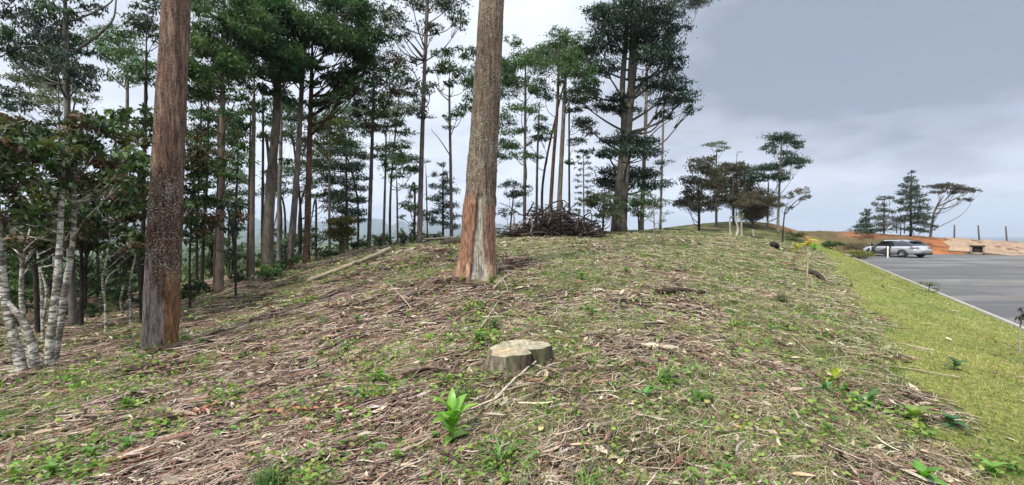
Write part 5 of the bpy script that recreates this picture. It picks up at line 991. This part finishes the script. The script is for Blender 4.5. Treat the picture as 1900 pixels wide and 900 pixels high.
for lab, p in [('upright dark fence post, left one of three on the skyline at far right', [(1771,442),(1771,417)]), ('dark fence post leaning left, middle one of three on the skyline', [(1822,443),(1815,418)]), ('dark fence post leaning left, right one of three on the skyline', [(1875,445),(1866,420)])]:
    b0 = at(*p[0], 66); t0 = at(*p[1], 66); b0[2] = hz(b0[0], b0[1])-.1; root = thing('fence_post', (b0[0], b0[1], b0[2]+.1), lab, 'fence post', 'fence posts on the far skyline')
    a = Acc(); tube(a, [b0, (b0+t0)/2, t0], [.10, .09], 8, 5, (.085, .075, .07)); a.build('shaft', M_bark, root)
# ------------------------------------------------------------------ box-shaped concrete inlet by the track
def boxm(acc, c, s, col=(1, 1, 1), rot=0., bev=0.):
    c = np.array(c, float); s = np.array(s, float)/2; V = np.array([[a, b_, d] for a in (-1, 1) for b_ in (-1, 1) for d in (-1, 1)])*s; cr, sr = cos(rot), sin(rot)
    V = np.stack([V[:, 0]*cr-V[:, 1]*sr, V[:, 0]*sr+V[:, 1]*cr, V[:, 2]], 1)+c
    acc.add(V, [[0, 1, 3, 2], [4, 6, 7, 5], [0, 4, 5, 1], [2, 3, 7, 6], [0, 2, 6, 4], [1, 5, 7, 3]], None, col)
q = at(1813, 472, 42.0); q[2] = hz(q[0], q[1]); root = thing('meter_box', q, 'small brown concrete box with dark opening beside the dirt track', 'utility box'); rt = -.75
M_box = mat_plain('weathered_concrete', (.24, .20, .16), .9, nscale=5, namp=.3)
def lr(dx, dy): return (q[0]+dx*cos(rt)-dy*sin(rt), q[1]+dx*sin(rt)+dy*cos(rt))
a = Acc()
q[2] -= .12
for dx, sx_ in ((-.40, .13), (.40, .13)): p_ = lr(dx, 0); boxm(a, (*p_, q[2]+.38), (sx_, .7, .86), rot=rt)
p_ = lr(0, .30); boxm(a, (*p_, q[2]+.38), (.668, .08, .86), rot=rt); p_ = lr(0, -.25); boxm(a, (*p_, q[2]+.10), (.666, .1, .30), rot=rt); a.build('walls', M_box, root)
a = Acc(); p_ = lr(0, 0); boxm(a, (*p_, q[2]+.86), (1.02, .85, .10), rot=rt); a.build('lid', mat_plain('rust_brown_lid', (.16, .09, .06), .85, nscale=6), root)
a = Acc(); p_ = lr(0, .12); boxm(a, (*p_, q[2]+.36), (.66, .1, .5), rot=rt); a.build('inner_panel', mat_plain('inner_panel', (.20, .16, .13), .9), root)
# ------------------------------------------------------------------ car (local axes: +x forward, +y its left side)
LOCAL[0] = True
M_sil = mat_plain('silver_paint', (.52, .54, .565), .3, .5, coat=.8); M_gls = mat_plain('tinted_glass', (.02, .025, .03), .06, 0., .9); M_blk = mat_plain('black_plastic', (.02, .02, .022), .55)
M_tyre = mat_plain('tyre_rubber', (.018, .018, .018), .85); M_rim = mat_plain('alloy', (.33, .34, .35), .35, .8); M_red = mat_plain('red_lens', (.12, .03, .03), .2, 0, .8, .6); M_unlit = mat_plain('unlit_cabin_dark', (.025, .024, .026), .9)
cy = 38.9; cxp = 32.55; car = thing('parked_car', (cxp, cy, -.50), 'silver estate-like SUV parked on the asphalt with its front left door open', 'car'); car.rotation_euler = (0, 0, radians(99)); car.scale = (1, 1, .88)
def loft(secs, name, mats, fmf=None, parent=car, smooth=True, caps=True):
    S = np.array(secs); n, k, _ = S.shape; V = S.reshape(-1, 3); i, j = np.meshgrid(np.arange(n-1), np.arange(k-1), indexing='ij'); Q = np.stack([i*k+j, i*k+j+1, (i+1)*k+j+1, (i+1)*k+j], -1).reshape(-1, 4)
    fm = [fmf(S[a, b_], S[a+1, b_+1]) if fmf else 0 for a in range(n-1) for b_ in range(k-1)]; T = []
    if caps:
        for e in (0, n-1):
            for b_ in range(1, k-1): T.append([e*k, e*k+b_+1, e*k+b_] if e == 0 else [e*k, e*k+b_, e*k+b_+1])
    fm += [0]*len(T); return add_mesh(name, V, Q, np.array(T) if T else None, None, mats, parent, smooth, fm)
def sec(x, w_, zb, zt, crown=.03, tum=.08):
    h = [(w_*.86, zb), (w_*.97, zb+.10), (w_, zb+.30), (w_*.995, zt-.22), (w_-tum*.5, zt-.07), (w_-tum, zt-.01), (w_*.55, zt+crown*.7), (0, zt+crown)]
    return [(x, y, z) for y, z in h]+[(x, -y, z) for y, z in h[::-1][1:]]
st = [(-2.32, .72, .42, .80, .0), (-2.30, .82, .36, .88, .01), (-2.18, .88, .30, .98, .02), (-1.9, .915, .27, 1.03, .02), (-1.4, .93, .25, 1.02, .02), (-.6, .92, .24, 1.0, .02), (.3, .92, .24, .98, .02), (1.0, .925, .25, .96, .04), (1.5, .92, .26, .93, .05),
      (1.95, .89, .28, .86, .05), (2.2, .80, .32, .76, .03), (2.31, .66, .40, .66, .0)]
# one closed body shell; a dark panel paints the shaded door opening onto it
body = loft([sec(x, w_, zb, zt, c_) for x, w_, zb, zt, c_ in st], 'body', M_sil)
def gsec(x, wb, wt, zt, zb=.97): h = [(wb, zb), (wb-.01, zb+.04), (wt+.05, zt-.10), (wt, zt-.045), (wt-.10, zt-.01), (0, zt+.015)]; return [(x, y, z) for y, z in h]+[(x, -y, z) for y, z in h[::-1][1:]]
gs = [gsec(-2.12, .80, .77, 1.09), gsec(-1.85, .81, .68, 1.38), gsec(-1.62, .81, .64, 1.53), gsec(-1.0, .82, .63, 1.60), (gsec(-.2, .82, .63, 1.62)), gsec(.4, .82, .62, 1.58), gsec(.62, .81, .62, 1.50), gsec(1.25, .79, .74, 1.06)]
def gmat(a, b_): 
    zt = max(a[2], b_[2]); side = abs(a[1]+b_[1])/2 > .6 and zt < 1.56 and min(a[2], b_[2]) < 1.5; fr = (a[0]+b_[0])/2 > .5 and zt > 1.03; return 1 if side or fr or ((a[0]+b_[0])/2 < -1.7 and zt > 1.08) else 0
loft(gs, 'cabin', [M_sil, M_gls], gmat, smooth=False)
def sidequad(name, pts, y, m, th=.012, par=car):
    for s in (1, -1):
        P_ = [(x, s*y_, z) for (x, z), y_ in zip(pts, y)]+[(x, s*(y_+th), z) for (x, z), y_ in zip(pts, y)]; k = len(pts); Q = [[i, (i+1) % k, (i+1) % k+k, i+k] for i in range(k)]
        T = [[k, k+i, k+i+1] for i in range(1, k-1)]; add_mesh(name, P_, Q, T, None, m, par)
sidequad('pillar', [(-.62, 1.0), (-.50, 1.0), (-.44, 1.50), (-.52, 1.50)], [.815, .815, .69, .69], M_blk, .01)
sidequad('roof_rail', [(-1.5, 1.585), (.25, 1.60), (.25, 1.63), (-1.5, 1.615)], [.60]*4, M_rim, .03)
sidequad('sill_trim', [(-.95, .22), (1.0, .22), (1.0, .33), (-.95, .33)], [.922]*4, M_blk, .012)
sidequad('window_trim', [(-1.80, 1.0), (1.05, .985), (1.05, 1.005), (-1.80, 1.02)], [.83]*4, M_rim, .01)
def disc(acc, c, r, wd_, sides=28, col=(1, 1, 1)):
    a = np.arange(sides)/sides*2*pi; prof = [(r*.55, -wd_/2), (r*.93, -wd_/2), (r, -wd_*.3), (r, wd_*.3), (r*.93, wd_/2), (r*.55, wd_/2)]
    V = [(c[0]+q_*cos(t), c[1]+yy, c[2]+q_*sin(t)) for q_, yy in prof for t in a]; k = sides; Q = [[i*k+j, i*k+(j+1) % k, (i+1)*k+(j+1) % k, (i+1)*k+j] for i in range(5) for j in range(k)]
    acc.add(V, Q, None, col)
for x in (-1.38, 1.40):
    for s in (1, -1):
        a = Acc(); arch = [(x+.42*cos(t), s*.928, .34+.42*sin(t)) for t in np.linspace(-.35, pi+.35, 20)]+[(x+.34*cos(t), s*.930, .34+.34*sin(t)) for t in np.linspace(pi+.35, -.35, 20)]
        add_mesh('wheel_arch', [(p[0], p[1]+s*.004, p[2]) for p in arch]+[(p[0], p[1]-s*.12, p[2]) for p in arch], [[i, i+1, 38-i, 39-i] for i in range(19)]+[[i, i+1, i+41, i+40] for i in range(39)], None, None, M_blk, car)
        wl = bpy.data.objects.new('wheel', None); scene.collection.objects.link(wl); wl.parent = car; wl.location = (x, s*.86, .345)
        a = Acc(); disc(a, (0, 0, 0), .345, .22); a.build('tyre', M_tyre, wl, True)
        a = Acc(); ang = np.arange(24)/24*2*pi; 
        for q_ in range(5):
            t = q_*2*pi/5; d_ = np.array([cos(t), 0, sin(t)]); e_ = np.array([-sin(t), 0, cos(t)]); y0 = s*.085
            V = [d_*.03+e_*.05, d_*.22+e_*.035, d_*.22-e_*.035, d_*.03-e_*.05]; V = [v_+[0, y0, 0] for v_ in V]+[v_+[0, y0+s*.02, 0] for v_ in V]; a.add(V, [[0, 1, 2, 3], [4, 7, 6, 5], [0, 4, 5, 1], [1, 5, 6, 2], [2, 6, 7, 3], [3, 7, 4, 0]])
        V = [(r_*cos(t), s*yy, r_*sin(t)) for r_, yy in ((.235, .10), (.205, .09), (.205, .06), (.01, .055)) for t in ang]; a.add(V, [[i*24+j, i*24+(j+1) % 24, (i+1)*24+(j+1) % 24, (i+1)*24+j] for i in range(3) for j in range(24)]); a.build('rim', M_rim, wl, True)
def bx(name, c, s, m, par=car, rot=0.): a = Acc(); boxm(a, c, s, rot=rot); return a.build(name, m, par)
for s in (1, -1):
    V = [(-2.325, s*.40, .86), (-2.33, s*.76, .84), (-2.20, s*.90, .86), (-1.95, s*.935, .90), (-1.95, s*.935, .95), (-2.17, s*.90, .97), (-2.27, s*.77, .96), (-2.29, s*.40, .95)]
    add_mesh('tail_light', V, [[0, 1, 6, 7], [1, 2, 5, 6], [2, 3, 4, 5]], None, None, M_red, car)
    bx('door_handle', (-.30, s*.935, .84), (.20, .02, .03), M_rim); bx('rear_door_handle', (-1.12, s*.935, .86), (.20, .02, .03), M_rim)
    V = [(2.24, s*.30, .70), (2.18, s*.72, .70), (1.9, s*.88, .74), (1.9, s*.87, .82), (2.15, s*.70, .78), (2.26, s*.30, .76)]; add_mesh('headlight', [(x+.03, y*1.015, z) for x, y, z in V], [[0, 1, 4, 5], [1, 2, 3, 4]], None, None, M_gls, car)
bx('rear_bumper', (-2.30, 0, .38), (.14, 1.60, .20), M_blk); bx('number_plate', (-2.335, 0, .70), (.012, .46, .13), mat_plain('plate_white', (.6, .6, .5), .5)); bx('spoiler', (-1.86, 0, 1.545), (.34, 1.20, .03), M_blk)
bx('front_grille', (2.27, 0, .50), (.10, 1.0, .22), M_blk); bx('wing_mirror', (.95, -.98, 1.05), (.14, .22, .14), M_sil)
# front left doorway: dark panel on the shell, colour standing for the unlit cabin, the door itself swung out
op = [(.98, .33), (.98, .98), (.55, 1.46), (-.38, 1.50), (-.42, .98), (-.38, .33)]; oy = [.925, .90, .70, .70, .90, .925]
V = [(x, y+.016, z) for (x, z), y in zip(op, oy)]+[(x, y-.05, z) for (x, z), y in zip(op, oy)]; add_mesh('doorway_shade', V, [[0, 1, 2, 3], [0, 3, 4, 5]]+[[i, (i+1) % 6, (i+1) % 6+6, i+6] for i in range(6)], None, None, M_unlit, car)
dr = bpy.data.objects.new('open_door', None); scene.collection.objects.link(dr); dr.parent = car; dr.location = (1.0, .93, 0); dr.rotation_euler = (0, 0, -radians(58))
def panel(name, pts, y0, y1, m): k = len(pts); V = [(x, y0, z) for x, z in pts]+[(x, y1, z) for x, z in pts]; add_mesh(name, V, [[i, (i+1) % k, (i+1) % k+k, i+k] for i in range(k)], [[0, i+1, i] for i in range(1, k-1)]+[[k, k+i, k+i+1] for i in range(1, k-1)], None, m, dr)
panel('door_skin', [(0, .32), (0, .97), (-1.30, .99), (-1.34, .6), (-1.28, .32)], 0, .05, M_sil); panel('door_lining', [(-.04, .38), (-.04, .93), (-1.24, .95), (-1.22, .38)], -.03, -.002, M_blk)
panel('door_glass', [(-.08, .975), (-.48, 1.43), (-1.25, 1.45), (-1.28, .995)], .015, .025, M_gls); bxo = bx('wing_mirror', (-.1, .14, 1.05), (.14, .2, .14), M_sil, dr)
LOCAL[0] = False
# ------------------------------------------------------------------ air
def haze(dens=.00024):
    me = bpy.data.meshes.new('haze'); x0, x1, y0, y1, z0, z1 = -7500, 7500, -7500, 7600, -140, 260
    V = [(x, y, z) for x in (x0, x1) for y in (y0, y1) for z in (z0, z1)]; me.from_pydata(V, [], [(0, 1, 3, 2), (4, 6, 7, 5), (0, 4, 5, 1), (2, 3, 7, 6), (0, 2, 6, 4), (1, 5, 7, 3)]); o = bpy.data.objects.new('haze', me); scene.collection.objects.link(o)
    m = bpy.data.materials.new('haze_air'); m.use_nodes = True; t = m.node_tree; t.nodes.clear(); q_ = t.nodes.new('ShaderNodeVolumePrincipled'); q_.inputs['Color'].default_value = (.76, .865, 1, 1); q_.inputs['Density'].default_value = dens; q_.inputs['Anisotropy'].default_value = .2
    ou = t.nodes.new('ShaderNodeOutputMaterial'); t.links.new(q_.outputs[0], ou.inputs['Volume']); me.materials.append(m); tag(o, kind='stuff')
haze()
